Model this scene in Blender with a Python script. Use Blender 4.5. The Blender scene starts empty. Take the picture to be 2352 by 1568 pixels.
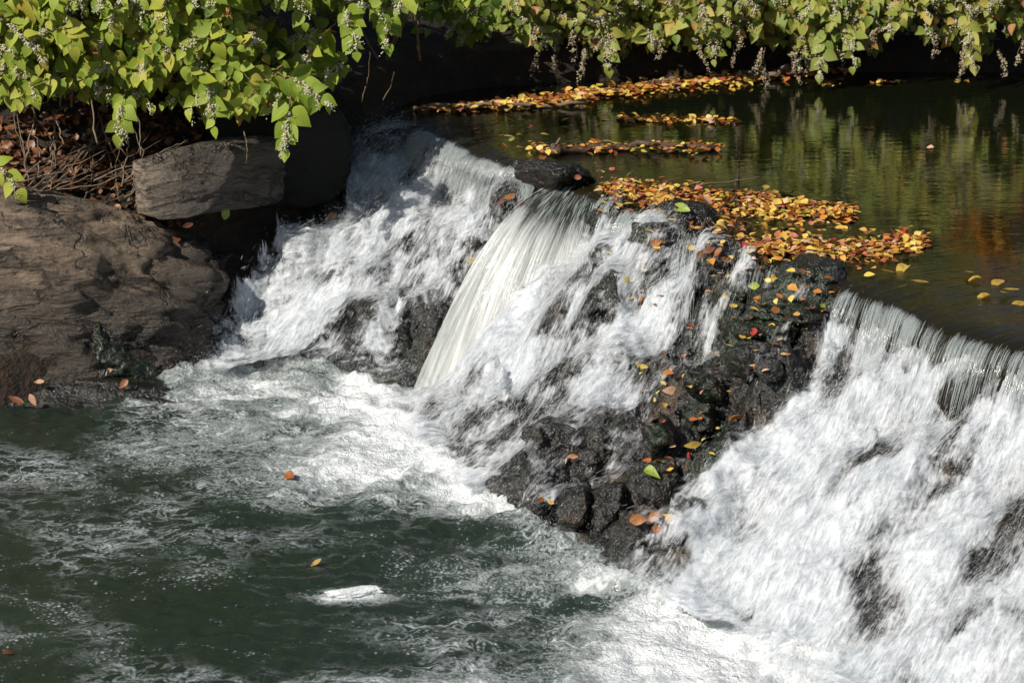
import bpy, bmesh, math
import numpy as np
from mathutils import Vector, Matrix

# ------------------------------------------------------------------ camera, sky, sun, exposure
scn = bpy.context.scene
COL = scn.collection
CAMZ, PITCH, FOV = 3.0, math.radians(16.0), math.radians(24.0)
WP, HP = 2352.0, 1568.0
FPX = (WP / 2) / math.tan(FOV / 2)
POOL_Z = -1.2

cam_d = bpy.data.cameras.new('camera')
cam = bpy.data.objects.new('camera', cam_d)
COL.objects.link(cam)
cam.location = (0, 0, CAMZ)
cam.rotation_euler = (math.pi / 2 - PITCH, 0, 0)
cam_d.sensor_width = 36
cam_d.angle = FOV
cam_d.clip_start, cam_d.clip_end = 0.1, 500
cam_d.dof.use_dof = True
cam_d.dof.focus_distance = 12.6
cam_d.dof.aperture_fstop = 5.0
scn.camera = cam

SUN = np.array([-0.60, -0.50, 0.63]); SUN /= np.linalg.norm(SUN)
sun_el = math.asin(SUN[2]); sun_rot = math.atan2(SUN[0], SUN[1])
world = bpy.data.worlds.new('World'); scn.world = world
world.use_nodes = True
wt = world.node_tree
bg = wt.nodes['Background']
sky = wt.nodes.new('ShaderNodeTexSky')
sky.sky_type = 'NISHITA'; sky.sun_disc = False
sky.sun_elevation = sun_el; sky.sun_rotation = sun_rot
wt.links.new(sky.outputs[0], bg.inputs[0])
bg.inputs[1].default_value = 0.055

sun_d = bpy.data.lights.new('sun', 'SUN')
sun_d.energy = 4.8; sun_d.angle = math.radians(0.5); sun_d.color = (1.0, 0.94, 0.84)
sun_o = bpy.data.objects.new('sun', sun_d); COL.objects.link(sun_o)
sun_o.rotation_euler = Vector(tuple(SUN)).to_track_quat('Z', 'Y').to_euler()

vs = scn.view_settings
vs.view_transform = 'Standard'; vs.look = 'None'; vs.gamma = 1.0; vs.exposure = 0.24
scn.cycles.max_bounces = 6
scn.cycles.diffuse_bounces = 3
scn.cycles.glossy_bounces = 3
scn.cycles.transmission_bounces = 4
scn.cycles.transparent_max_bounces = 14
scn.cycles.caustics_reflective = False
scn.cycles.caustics_refractive = False
scn.cycles.use_denoising = True
scn.cycles.use_adaptive_sampling = True
scn.cycles.adaptive_threshold = 0.015

rng = np.random.default_rng(7)

# ------------------------------------------------------------------ maths helpers
sp, cp = math.sin(PITCH), math.cos(PITCH)
def ray(px, py):
    u, v = (px - WP / 2) / FPX, (HP / 2 - py) / FPX
    return np.array([u, cp + v * sp, -sp + v * cp])
def at_z(px, py, z=0.0):
    d = ray(px, py); t = (z - CAMZ) / d[2]
    return np.array([0, 0, CAMZ]) + d * t
def at_y(px, py, y):
    d = ray(px, py)
    return np.array([0, 0, CAMZ]) + d * (y / d[1])
def project(p):
    p = np.asarray(p, float); q = p - np.array([0, 0, CAMZ])
    f = q[..., 1] * cp - q[..., 2] * sp
    u = q[..., 0] / f; v = (q[..., 1] * sp + q[..., 2] * cp) / f
    return u * FPX + WP / 2, HP / 2 - v * FPX
def nrm(v):
    v = np.asarray(v, float)
    return v / np.maximum(np.linalg.norm(v, axis=-1, keepdims=True), 1e-9)
def sstep(a, b, x):
    t = np.clip((x - a) / (b - a), 0, 1); return t * t * (3 - 2 * t)
def _h(ix, iy, iz, seed):
    h = (ix.astype(np.uint32) * np.uint32(374761393) + iy.astype(np.uint32) * np.uint32(668265263)
         + iz.astype(np.uint32) * np.uint32(2147483647 - 1274126177) + np.uint32((seed * 974711 + 77) & 0xffffffff))
    h = (h ^ (h >> np.uint32(13))) * np.uint32(1274126177)
    h = h ^ (h >> np.uint32(16)); h = h * np.uint32(2246822519); h = h ^ (h >> np.uint32(15))
    return h.astype(np.float64) / 4294967295.0
def vnoise(p, seed=0):
    p = np.asarray(p, float)
    i = np.floor(p).astype(np.int64); f = p - i
    u = f * f * f * (f * (f * 6 - 15) + 10)
    out = 0
    for dx in (0, 1):
        for dy in (0, 1):
            for dz in (0, 1):
                w = (u[..., 0] if dx else 1 - u[..., 0]) * (u[..., 1] if dy else 1 - u[..., 1]) * (u[..., 2] if dz else 1 - u[..., 2])
                out = out + w * _h(i[..., 0] + dx, i[..., 1] + dy, i[..., 2] + dz, seed)
    return out * 2 - 1
def fbm(p, octv=4, seed=0, gain=0.5):
    p = np.asarray(p, float); a = 1.0; s = 0
    for k in range(octv):
        s = s + a * vnoise(p * (2.03 ** k), seed + 31 * k); a *= gain
    return s
def xyz(x, y, z=0.0):
    return np.stack([x, y, np.zeros_like(x) + z], -1)
def blocks(X, Y, size, seed):
    """broken rock: cells of random height and tilt"""
    x, y = X / size, Y / size; ix, iy = np.floor(x).astype(int), np.floor(y).astype(int)
    bd = np.full(X.shape, 9.0); out = np.zeros(X.shape); z = np.zeros_like(ix)
    for a in (-1, 0, 1):
        for b in (-1, 0, 1):
            cx, cy = ix + a, iy + b
            fx = cx + _h(cx, cy, z, seed); fy = cy + _h(cx, cy, z + 1, seed)
            d = (x - fx) ** 2 + (y - fy) ** 2; m = d < bd
            hh = (_h(cx, cy, z + 2, seed) - .5) + (x - fx) * (_h(cx, cy, z + 3, seed) - .5) * 1.1 + (y - fy) * (_h(cx, cy, z + 4, seed) - .5) * 1.1
            bd = np.where(m, d, bd); out = np.where(m, hh, out)
    return out
def polydist(X, Y, poly):
    """distance to an open polyline, signed (+ on the right-hand side of its direction), index position of the nearest point"""
    best = np.full(X.shape, 1e9); sg = np.ones(X.shape); pos = np.zeros(X.shape)
    for k in range(len(poly) - 1):
        ax, ay = poly[k][:2]; bx, by = poly[k + 1][:2]
        dx, dy = bx - ax, by - ay; L2 = dx * dx + dy * dy
        t = np.clip(((X - ax) * dx + (Y - ay) * dy) / L2, 0, 1)
        qx, qy = X - (ax + t * dx), Y - (ay + t * dy)
        d = np.hypot(qx, qy)
        cr = (X - ax) * dy - (Y - ay) * dx
        m = d < best - 1e-9
        best = np.where(m, d, best); sg = np.where(m, np.sign(cr), sg); pos = np.where(m, k + t, pos)
    return best * np.where(sg == 0, 1, sg), pos
def blur(a, n):
    k = np.exp(-np.linspace(-2, 2, 2 * n + 1) ** 2); k /= k.sum()
    a = np.apply_along_axis(lambda r: np.convolve(r, k, 'same'), 0, a)
    return np.apply_along_axis(lambda r: np.convolve(r, k, 'same'), 1, a)

# ------------------------------------------------------------------ object helpers
def mesh_data(name, V, F, mats=(), smooth=True, attrs=None, uv=None, fmat=None):
    """F: list of int arrays, each (n,3) or (n,4)"""
    if not isinstance(F, (list, tuple)): F = [F]
    F = [np.asarray(f, np.int32) for f in F if len(f)]
    me = bpy.data.meshes.new(name)
    V = np.asarray(V, np.float32)
    me.vertices.add(len(V)); me.vertices.foreach_set('co', V.ravel())
    nl = sum(f.size for f in F); npoly = sum(len(f) for f in F)
    me.loops.add(nl); me.polygons.add(npoly)
    lv = np.concatenate([f.ravel() for f in F])
    tot = np.concatenate([np.full(len(f), f.shape[1], np.int32) for f in F])
    st = np.concatenate([[0], np.cumsum(tot)[:-1]]).astype(np.int32)
    me.loops.foreach_set('vertex_index', lv)
    me.polygons.foreach_set('loop_start', st)
    try: me.polygons.foreach_set('loop_total', tot)
    except Exception: pass
    if fmat is not None: me.polygons.foreach_set('material_index', np.asarray(fmat, np.int32))
    for m in (mats if isinstance(mats, (list, tuple)) else [mats]): me.materials.append(m)
    me.update(calc_edges=True)
    me.polygons.foreach_set('use_smooth', np.full(npoly, bool(smooth)))
    if uv is not None:
        l = me.uv_layers.new(name='UVMap')
        l.data.foreach_set('uv', np.asarray(uv, np.float32)[lv].ravel())
    for k, a in (attrs or {}).items():
        at = me.attributes.new(k, 'FLOAT', 'POINT'); at.data.foreach_set('value', np.asarray(a, np.float32))
    me.validate()
    return me
def link(name, me, parent=None, loc=None):
    o = bpy.data.objects.new(name, me); COL.objects.link(o)
    if parent is not None: o.parent = parent
    if loc is not None: o.location = tuple(loc)
    return o
def add(name, V, F, mats, parent=None, origin=None, **kw):
    V = np.asarray(V, float)
    if parent is not None and origin is None:
        root = parent
        off = np.array(parent.location)
        if parent.parent is not None: off = off + np.array(parent.parent.location)
        return link(name, mesh_data(name, V - off, F, mats, **kw), parent)
    if origin is None: origin = np.zeros(3)
    return link(name, mesh_data(name, V - origin, F, mats, **kw), None, origin)
def tag(o, label=None, cat=None, group=None, kind=None):
    if label: o['label'] = label
    if cat: o['category'] = cat
    if group: o['group'] = group
    if kind: o['kind'] = kind
    return o
def empty(name, loc):
    o = bpy.data.objects.new(name, None); o.location = tuple(loc); o.empty_display_size = 0.1
    COL.objects.link(o); return o
def grid_faces(nr, nc):
    i = np.arange(nr * nc).reshape(nr, nc)
    return np.stack([i[:-1, :-1], i[1:, :-1], i[1:, 1:], i[:-1, 1:]], -1).reshape(-1, 4)
def tubes(P, R, sides=3):
    """P (N,K,3), R (N,K) -> verts, quads"""
    P = np.asarray(P, float); N, K = P.shape[:2]
    T = np.empty_like(P); T[:, 1:-1] = P[:, 2:] - P[:, :-2]; T[:, 0] = P[:, 1] - P[:, 0]; T[:, -1] = P[:, -1] - P[:, -2]
    T = nrm(T)
    ref = np.where(np.abs(T[..., 2:3]) > 0.9, np.array([1.0, 0, 0]), np.array([0, 0, 1.0]))
    A = nrm(np.cross(T, ref)); B = np.cross(T, A)
    an = np.arange(sides) * 2 * np.pi / sides
    V = P[:, :, None] + R[:, :, None, None] * (A[:, :, None] * np.cos(an)[None, None, :, None] + B[:, :, None] * np.sin(an)[None, None, :, None])
    idx = np.arange(N * K * sides).reshape(N, K, sides)
    a = idx[:, :-1]; b = idx[:, 1:]
    Fq = np.stack([a, np.roll(a, -1, 2), np.roll(b, -1, 2), b], -1).reshape(-1, 4)
    return V.reshape(-1, 3), Fq
def merge(parts):
    Vs, Fs, n = [], [], 0
    for V, F in parts:
        Vs.append(V); Fs.append(np.asarray(F) + n); n += len(V)
    return np.concatenate(Vs), Fs

# ------------------------------------------------------------------ material helpers
class NT:
    def __init__(s, name):
        s.m = bpy.data.materials.new(name); s.m.use_nodes = True
        s.t = s.m.node_tree; s.t.nodes.clear()
        s.out = s.n('OutputMaterial')
    def n(s, typ, **kw):
        nd = s.t.nodes.new('ShaderNode' + typ)
        for k, v in kw.items(): setattr(nd, k, v)
        return nd
    def l(s, a, b): s.t.links.new(a, b)
    def put(s, sock, v):
        if hasattr(v, 'is_output'): s.l(v, sock)
        else: sock.default_value = v
    def math(s, op, a, b=0.0, c=0.0, clamp=False):
        nd = s.n('Math', operation=op); nd.use_clamp = clamp
        s.put(nd.inputs[0], a); s.put(nd.inputs[1], b); s.put(nd.inputs[2], c)
        return nd.outputs[0]
    def sm(s, x, lo, hi, a=0.0, b=1.0):
        nd = s.n('MapRange', interpolation_type='SMOOTHSTEP')
        s.put(nd.inputs[0], x); s.put(nd.inputs[1], lo); s.put(nd.inputs[2], hi); s.put(nd.inputs[3], a); s.put(nd.inputs[4], b)
        return nd.outputs[0]
    def mix(s, f, a, b, blend='MIX'):
        nd = s.n('Mix', data_type='RGBA', blend_type=blend)
        s.put(nd.inputs[0], f); s.put(nd.inputs[6], a); s.put(nd.inputs[7], b)
        return nd.outputs[2]
    def coords(s, which='Object', scale=(1, 1, 1), rot=(0, 0, 0)):
        tc = s.n('TexCoord'); mp = s.n('Mapping'); s.l(tc.outputs[which], mp.inputs[0])
        mp.inputs['Scale'].default_value = scale; mp.inputs['Rotation'].default_value = rot
        return mp.outputs[0]
    def noise(s, v, scale=5.0, detail=4.0, rough=0.55, dist=0.0):
        nd = s.n('TexNoise'); s.l(v, nd.inputs['Vector'])
        nd.inputs['Scale'].default_value = scale; nd.inputs['Detail'].default_value = detail
        nd.inputs['Roughness'].default_value = rough; nd.inputs['Distortion'].default_value = dist
        return nd.outputs[0]
    def attr(s, name):
        nd = s.n('Attribute'); nd.attribute_name = name; return nd.outputs['Fac']
    def bump(s, h, strength=0.3, dist=0.02, normal=None):
        nd = s.n('Bump'); s.put(nd.inputs['Strength'], strength); nd.inputs['Distance'].default_value = dist
        s.l(h, nd.inputs['Height'])
        if normal is not None: s.l(normal, nd.inputs['Normal'])
        return nd.outputs[0]
    def bsdf(s, color, rough=0.5, normal=None, **kw):
        nd = s.n('BsdfPrincipled'); s.put(nd.inputs['Base Color'], color); s.put(nd.inputs['Roughness'], rough)
        if normal is not None: s.l(normal, nd.inputs['Normal'])
        for k, v in kw.items(): s.put(nd.inputs[k.replace('_', ' ')], v)
        return nd.outputs[0]
    def mixs(s, f, a, b):
        nd = s.n('MixShader'); s.put(nd.inputs[0], f); s.l(a, nd.inputs[1]); s.l(b, nd.inputs[2]); return nd.outputs[0]
    def ramp(s, f, stops):
        nd = s.n('ValToRGB'); s.l(f, nd.inputs[0]); e = nd.color_ramp.elements
        while len(e) < len(stops): e.new(0.5)
        for el, (p, c) in zip(e, stops): el.position = p; el.color = (*c, 1)
        return nd.outputs[0]
    def done(s, sh):
        s.l(sh, s.out.inputs[0]); return s.m
RGB = lambda *c: (*c, 1.0)

def mat_wet_rock():
    t = NT('wet dark rock'); c = t.coords('Generated' if False else 'Object')
    g_ = t.n('NewGeometry'); c = g_.outputs['Position']
    n1 = t.noise(c, 5, 6, .6, .3); n2 = t.noise(c, 38, 4, .6); n3 = t.noise(c, 1.7, 3, .5)
    col = t.ramp(n1, [(.3, (.005, .005, .0045)), (.55, (.015, .014, .012)), (.75, (.035, .030, .024))])
    col = t.mix(t.sm(n3, .5, .66, 0, .7), col, RGB(.012, .024, .009))
    n4 = t.noise(c, 3.1, 4, .6, .8); col = t.mix(t.sm(n4, .54, .70, 0, .75), col, RGB(.060, .036, .018))
    n5 = t.noise(c, 60, 2, .5); col = t.mix(t.sm(n5, .60, .72, 0, .35), col, RGB(.06, .052, .042))
    h = t.math('ADD', t.math('MULTIPLY', n1, 1.4), t.math('MULTIPLY', n2, .55))
    return t.done(t.bsdf(col, t.sm(n2, .3, .7, .14, .40), t.bump(h, 1.0, .04), Specular_IOR_Level=.6))
def mat_dry_rock(name, base, dark, ochre):
    t = NT(name)
    c = t.coords('Object'); cs = t.coords('Object', (1.0, 1.2, 5.5), (0.15, 0.42, 0.2))
    n1 = t.noise(cs, 2.6, 7, .62, .6); n2 = t.noise(c, 30, 5, .65); n3 = t.noise(c, 1.3, 3, .5, .3); n4 = t.noise(cs, 9, 6, .65, .4)
    col = t.mix(t.sm(n1, .32, .68), RGB(*dark), RGB(*base))
    col = t.mix(t.sm(n4, .56, .74, 0, .75), col, RGB(*ochre))
    col = t.mix(t.sm(n2, .42, .75, 0, .55), col, RGB(*[x * 1.25 for x in base]))
    col = t.mix(t.sm(n3, .55, .75, 0, .5), col, RGB(dark[0] * .5, dark[1] * .5, dark[2] * .5))
    geo = t.n('NewGeometry'); sx = t.n('SeparateXYZ'); t.l(geo.outputs['Position'], sx.inputs[0])
    wet = t.sm(t.math('ADD', t.math('MULTIPLY', n3, .5), sx.outputs[2]), -.58, -.12, 1, 0)
    wetx = t.sm(t.math('ADD', t.math('MULTIPLY', n1, .5), sx.outputs[0]), -2.05, -1.62, 0, 1)
    wet = t.math('MAXIMUM', wet, wetx)
    col = t.mix(t.math('MULTIPLY', wet, .74), col, RGB(.018, .016, .013))
    ck = t.sm(t.math('ABSOLUTE', t.math('SUBTRACT', t.noise(t.coords('Object', (.8, 1.0, 2.6), (.1, .5, .3)), 1.5, 6, .6, .8), .5)), .0, .018, 1, 0)
    col = t.mix(t.math('MULTIPLY', ck, .5), col, RGB(.008, .007, .006))
    h = t.math('SUBTRACT', t.math('ADD', t.math('MULTIPLY', n4, 1.2), t.math('MULTIPLY', n2, .6)), t.math('MULTIPLY', ck, 1.2))
    rgh = t.math('SUBTRACT', .78, t.math('MULTIPLY', wet, .42))
    return t.done(t.bsdf(col, rgh, t.bump(h, .8, .035)))
def mat_soil():
    t = NT('leaf litter soil'); c = t.coords('Object')
    n = t.noise(c, 9, 6, .65, .5); n2 = t.noise(c, 40, 4, .6)
    col = t.ramp(n, [(.3, (.007, .005, .003)), (.5, (.022, .013, .007)), (.72, (.055, .028, .012))])
    return t.done(t.bsdf(col, .85, t.bump(t.math('ADD', n, t.math('MULTIPLY', n2, .5)), 1.0, .06)))
def mat_leaf(name, stops, trans=.35, rough=.42, under=None):
    t = NT(name)
    tone = t.attr('tone'); uvn = t.n('TexCoord')
    sx = t.n('SeparateXYZ'); t.l(uvn.outputs['UV'], sx.inputs[0])
    c = t.coords('Object'); n = t.noise(c, 26, 3, .5)
    f = t.math('ADD', tone, t.math('MULTIPLY', t.math('SUBTRACT', n, .5), .30))
    edge = t.sm(t.math('ABSOLUTE', sx.outputs[0]), .30, .5, 0, 1)
    f = t.math('ADD', f, t.math('MULTIPLY', edge, .05), clamp=True)
    col = t.ramp(f, stops)
    rib = t.sm(t.math('ABSOLUTE', sx.outputs[0]), .0, .035, .45, 0)
    v = t.math('ABSOLUTE', t.math('SINE', t.math('MULTIPLY', t.math('SUBTRACT', sx.outputs[1], t.math('MULTIPLY', t.math('ABSOLUTE', sx.outputs[0]), .7)), 24)))
    vein = t.sm(v, .0, .18, .22, 0)
    col = t.mix(t.math('MAXIMUM', rib, vein), col, t.mix(.6, col, RGB(.34, .38, .14)))
    if under is not None:
        g = t.n('NewGeometry'); col = t.mix(t.math('MULTIPLY', g.outputs['Backfacing'], .55), col, RGB(*under))
    b = t.bsdf(col, rough, t.bump(v, .25, .004), Specular_IOR_Level=.35)
    tr = t.n('BsdfTranslucent'); t.l(t.mix(.35, col, RGB(.30, .36, .03)), tr.inputs[0])
    return t.done(t.mixs(trans, b, tr.outputs[0]))
def mat_fallen(name, a, b, rough=.4):
    t = NT(name); c = t.coords('Object'); oi = t.n('ObjectInfo')
    n = t.noise(c, 30, 3, .6)
    f = t.math('ADD', t.math('MULTIPLY', oi.outputs['Random'], .75), t.math('MULTIPLY', t.math('SUBTRACT', n, .4), .7), clamp=True)
    col = t.mix(f, RGB(*a), RGB(*b))
    tr = t.n('BsdfTranslucent'); t.l(col, tr.inputs[0])
    col = t.mix(t.sm(t.noise(c, 3.5, 4, .6, .5), .54, .68, 0, .7), col, RGB(.10, .045, .02))
    return t.done(t.mixs(.18, t.bsdf(col, rough, t.bump(n, .3, .006)), tr.outputs[0]))
def mat_litter(name, stops):
    t = NT(name); tone = t.attr('tone'); c = t.coords('Object'); n = t.noise(c, 40, 3, .6)
    f = t.math('ADD', tone, t.math('MULTIPLY', t.math('SUBTRACT', n, .5), .12), clamp=True)
    col = t.ramp(f, stops)
    return t.done(t.bsdf(col, .5))
def mat_simple(name, a, b, scale=20, rough=.6, bump=.3):
    t = NT(name); c = t.coords('Object'); n = t.noise(c, scale, 4, .6)
    return t.done(t.bsdf(t.mix(n, RGB(*a), RGB(*b)), rough, t.bump(n, bump, .01)))
def mat_flower():
    t = NT('cream blossom'); tone = t.attr('tone')
    col = t.ramp(tone, [(.0, (.70, .66, .48)), (.55, (.56, .52, .34)), (.75, (.36, .25, .16)), (1., (.22, .14, .09))])
    b = t.bsdf(col, .7); tr = t.n('BsdfTranslucent'); t.l(col, tr.inputs[0])
    return t.done(t.mixs(.25, b, tr.outputs[0]))
def mat_foam():
    t = NT('white water')
    b = t.bsdf(RGB(.88, .90, .91), .28, Specular_IOR_Level=.5)
    tr = t.n('BsdfTranslucent'); tr.inputs[0].default_value = RGB(.88, .91, .93)
    tp = t.n('BsdfTransparent')
    return t.done(t.mixs(.42, tp.outputs[0], t.mixs(.35, b, tr.outputs[0])))
def mat_clear():
    t = NT('clear falling water')
    b = t.bsdf(RGB(.55, .60, .60), .10, Specular_IOR_Level=.9)
    tp = t.n('BsdfTransparent')
    return t.done(t.mixs(.34, tp.outputs[0], b))
def mat_cascade():
    """broken white water lying over the rock: thick where much of it runs, torn open along the flow"""
    t = NT('cascade water'); uvc = t.coords('UV')
    def st(sx, sy):
        mp = t.n('Mapping'); t.l(uvc, mp.inputs[0]); mp.inputs['Scale'].default_value = (sx, sy, 1); return mp.outputs[0]
    a = t.noise(st(40, 7), 1, 5, .62, .3); b = t.noise(st(120, 15), 1, 4, .6, .3); c2 = t.noise(st(11, 3.5), 1, 3, .5, .4)
    d = t.attr('flow')
    ps = t.n('NewGeometry').outputs['Position']
    fr = t.noise(ps, 17, 5, .62, .6); fr2 = t.noise(ps, 5.5, 3, .5, .4)
    f = t.math('ADD', t.math('MULTIPLY', a, .8), t.math('ADD', t.math('MULTIPLY', b, .75), t.math('MULTIPLY', c2, .5)))
    f = t.math('ADD', f, t.math('ADD', t.math('MULTIPLY', fr, .85), t.math('MULTIPLY', fr2, .55)))
    al = t.sm(t.math('ADD', f, t.math('MULTIPLY', t.math('SIGN', d), t.math('MULTIPLY', t.math('POWER', t.math('ABSOLUTE', d), .5), .84))), 2.06, 2.74)
    nr = t.bump(t.math('ADD', a, t.math('MULTIPLY', fr, 1.2)), .40, .03)
    w = t.bsdf(t.mix(t.sm(f, 1.4, 2.0), RGB(.50, .55, .60), RGB(.82, .845, .875)), .3, nr)
    tr = t.n('BsdfTranslucent'); tr.inputs[0].default_value = RGB(.88, .90, .92)
    w = t.mixs(.42, w, tr.outputs[0])
    tp = t.n('BsdfTransparent')
    return t.done(t.mixs(al, tp.outputs[0], w))
def mat_curtain():
    t = NT('curtain water'); uvc = t.coords('UV')
    def st(sx, sy):
        mp = t.n('Mapping'); t.l(uvc, mp.inputs[0]); mp.inputs['Scale'].default_value = (sx, sy, 1); return mp.outputs[0]
    a = t.noise(st(30, 2.4), 1, 5, .62, .5); b = t.noise(st(80, 5), 1, 3, .6, .5); c2 = t.noise(st(7, 2.5), 1, 3, .5, .5)
    d = t.attr('flow')
    f = t.math('ADD', t.math('MULTIPLY', a, .7), t.math('ADD', t.math('MULTIPLY', b, .35), t.math('MULTIPLY', c2, .45)))
    al = t.sm(t.math('ADD', f, d), .85, 1.9, .0, .96)
    nr = t.bump(t.math('ADD', a, b), .5, .03)
    col = t.mix(t.sm(f, .55, .95), RGB(.42, .45, .44), RGB(.86, .88, .88))
    w = t.bsdf(col, .22, nr, Specular_IOR_Level=.7)
    tr = t.n('BsdfTranslucent'); tr.inputs[0].default_value = RGB(.7, .74, .74)
    w = t.mixs(.3, w, tr.outputs[0])
    gl = t.bsdf(RGB(.02, .03, .022), .08, nr, Specular_IOR_Level=.6)
    tp = t.n('BsdfTransparent')
    under = t.mixs(t.sm(d, -.2, .5, .92, .25), tp.outputs[0], gl)
    return t.done(t.mixs(al, under, w))
def mat_pond():
    t = NT('pond water')
    d = t.attr('up'); uvc = t.coords('UV')
    c = t.coords('Object', (1, 1, 1))
    def st(sx, sy):
        mp = t.n('Mapping'); t.l(uvc, mp.inputs[0]); mp.inputs['Scale'].default_value = (sx, sy, 1); return mp.outputs[0]
    rip = t.noise(t.coords('Object', (3.0, 9.0, 1), (0, 0, .1)), 1.3, 3, .5, .6)
    rip2 = t.noise(t.coords('Object', (10.0, 26.0, 1)), 1.0, 3, .5, .4)
    flow = t.math('ADD', t.noise(st(22, 2.2), 1, 4, .55, .8), t.math('MULTIPLY', t.noise(st(75, 3), 1, 3, .6, .4), t.sm(d, -.12, .06, .8, 0)))
    near = t.sm(d, 0.05, 1.3, 1, 0)
    h = t.math('ADD', t.math('ADD', t.math('MULTIPLY', rip, .5), t.math('MULTIPLY', rip2, .16)), t.math('MULTIPLY', flow, t.math('MULTIPLY', near, 2.2)))
    n = t.bump(h, .36, .009)
    body = t.mix(t.sm(t.math('ADD', d, t.math('MULTIPLY', flow, .6)), .1, 1.2), RGB(.014, .010, .004), RGB(.006, .008, .003))
    return t.done(t.bsdf(body, .035, n, IOR=t.sm(d, -.05, .5, 1.33, 1.7), Specular_IOR_Level=t.sm(d, -.05, .5, .5, .95)))
def mat_pool():
    t = NT('pool water and foam')
    fo = t.attr('foam')
    c = t.coords('Object')
    w1 = t.n('TexNoise'); t.l(c, w1.inputs['Vector']); w1.inputs['Scale'].default_value = 2.2; w1.inputs['Detail'].default_value = 4
    vm = t.n('VectorMath', operation='MULTIPLY_ADD'); t.l(w1.outputs['Color'], vm.inputs[0]); vm.inputs[1].default_value = (.42, .42, .42); t.l(c, vm.inputs[2])
    cw = vm.outputs[0]
    mp = t.n('Mapping'); t.l(cw, mp.inputs[0]); mp.inputs['Scale'].default_value = (.75, 1.25, 1); mp.inputs['Rotation'].default_value = (0, 0, -.25); cw = mp.outputs[0]
    n1 = t.noise(cw, 2.8, 8, .62, .7)
    def vein(sc, k, det, dist):
        v = t.math('ABSOLUTE', t.math('SUBTRACT', t.noise(cw, sc, det, .6, dist), .5))
        return t.sm(v, 0, k, 1, 0)
    n3 = t.noise(c, 45, 3, .6, .5)
    lace = t.math('MAXIMUM', vein(2.3, .030, 5, .6), t.math('MULTIPLY', vein(6.5, .06, 4, .5), .55))
    gate = t.sm(t.math('ADD', t.math('MULTIPLY', t.noise(c, 1.1, 3, .5, .5), 1.3), fo), .70, 1.04)
    lace = t.math('MULTIPLY', t.math('MULTIPLY', lace, gate), t.sm(n3, .30, .58, .15, .85))
    f = t.math('ADD', t.math('MULTIPLY', n1, 1.25), t.math('MULTIPLY', n3, .38))
    mask = t.sm(t.math('ADD', f, fo), 1.22, 1.62)
    mask = t.math('MAXIMUM', mask, lace)
    fi = t.noise(c, 62, 2, .5, .2)
    spk = t.math('MULTIPLY', t.sm(t.math('ADD', t.math('MULTIPLY', fi, .7), t.math('ADD', t.math('MULTIPLY', n1, .75), t.math('MULTIPLY', fo, .5))), .90, .99), .36)
    mask = t.math('MAXIMUM', mask, spk)
    vo = t.n('TexVoronoi'); t.l(c, vo.inputs['Vector']); vo.inputs['Scale'].default_value = 42; vo.inputs['Randomness'].default_value = 1
    bub = t.sm(vo.outputs['Distance'], .18, .45, 1, 0)
    sc = t.n('SeparateColor'); t.l(vo.outputs['Color'], sc.inputs[0])
    bg_ = t.sm(t.math('ADD', t.math('MULTIPLY', sc.outputs[0], .5), t.math('ADD', n1, t.math('MULTIPLY', fo, .5))), 1.0, 1.14)
    bub = t.math('MULTIPLY', t.math('MULTIPLY', bub, bg_), .6)
    mask = t.math('MAXIMUM', mask, bub)
    tint = t.mix(t.sm(t.math('ADD', fo, n1), .55, 1.2), RGB(.015, .024, .016), RGB(.055, .078, .064))
    rp = t.noise(t.coords('Object', (1.0, 1.5, 1)), 9, 5, .6, .5)
    rp2 = t.noise(c, 40, 3, .55)
    nb = t.bump(t.math('ADD', rp, t.math('MULTIPLY', rp2, .5)), .30, .03)
    wat = t.bsdf(tint, .06, nb, IOR=1.33)
    nf = t.bump(t.math('ADD', t.math('MULTIPLY', n1, 1.3), t.math('MULTIPLY', n3, .5)), .8, .045)
    foam = t.bsdf(t.mix(t.sm(t.math('ADD', f, t.math('MULTIPLY', fo, .5)), .8, 1.35), RGB(.54, .59, .62), RGB(.70, .725, .735)), .38, nf)
    return t.done(t.mixs(t.math('MULTIPLY', mask, .97), wat, foam))

M_ROCK = mat_wet_rock()
M_BOULDER = mat_dry_rock('dry brown schist', (.22, .162, .112), (.040, .030, .022), (.27, .18, .085))
M_BLOCK = mat_dry_rock('dry grey schist', (.27, .21, .155), (.10, .08, .06), (.27, .21, .13))
M_SOIL = mat_soil()
M_DARK = mat_simple('damp rock in painted shade', (.003, .003, .003), (.012, .010, .009), 9, .85, .9)  # near-black colour carries the shade lying on these bank rocks
GREENS = [(0.0, (.060, .11, .014)), (.35, (.19, .28, .026)), (.62, (.33, .39, .040)), (.80, (.44, .40, .06)), (.92, (.40, .27, .05)), (1.0, (.30, .10, .03))]
GREENS2 = [(0.0, (.07, .11, .022)), (.3, (.17, .24, .04)), (.58, (.30, .33, .06)), (.76, (.42, .38, .08)), (.90, (.45, .24, .06)), (1.0, (.33, .13, .08))]
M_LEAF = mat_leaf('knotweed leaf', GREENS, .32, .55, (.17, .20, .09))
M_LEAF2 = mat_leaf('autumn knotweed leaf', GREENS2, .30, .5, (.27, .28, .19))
M_ORANGE = mat_leaf('orange leaf', [(0, (.40, .10, .02)), (.5, (.62, .22, .03)), (1, (.62, .36, .05))], .3, .5)
M_STEM = mat_simple('reddish stem', (.13, .075, .035), (.20, .15, .06), 30, .6)
M_TWIG = mat_simple('grey brown twig', (.10, .07, .045), (.24, .18, .12), 25, .8)
M_LOG = mat_simple('wet bark', (.035, .022, .014), (.13, .075, .045), 18, .55, .8)
M_FLOWER = mat_flower()
M_FOAMC = mat_simple('foam clump', (.50, .54, .55), (.76, .78, .78), 60, .6, .8)
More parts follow.
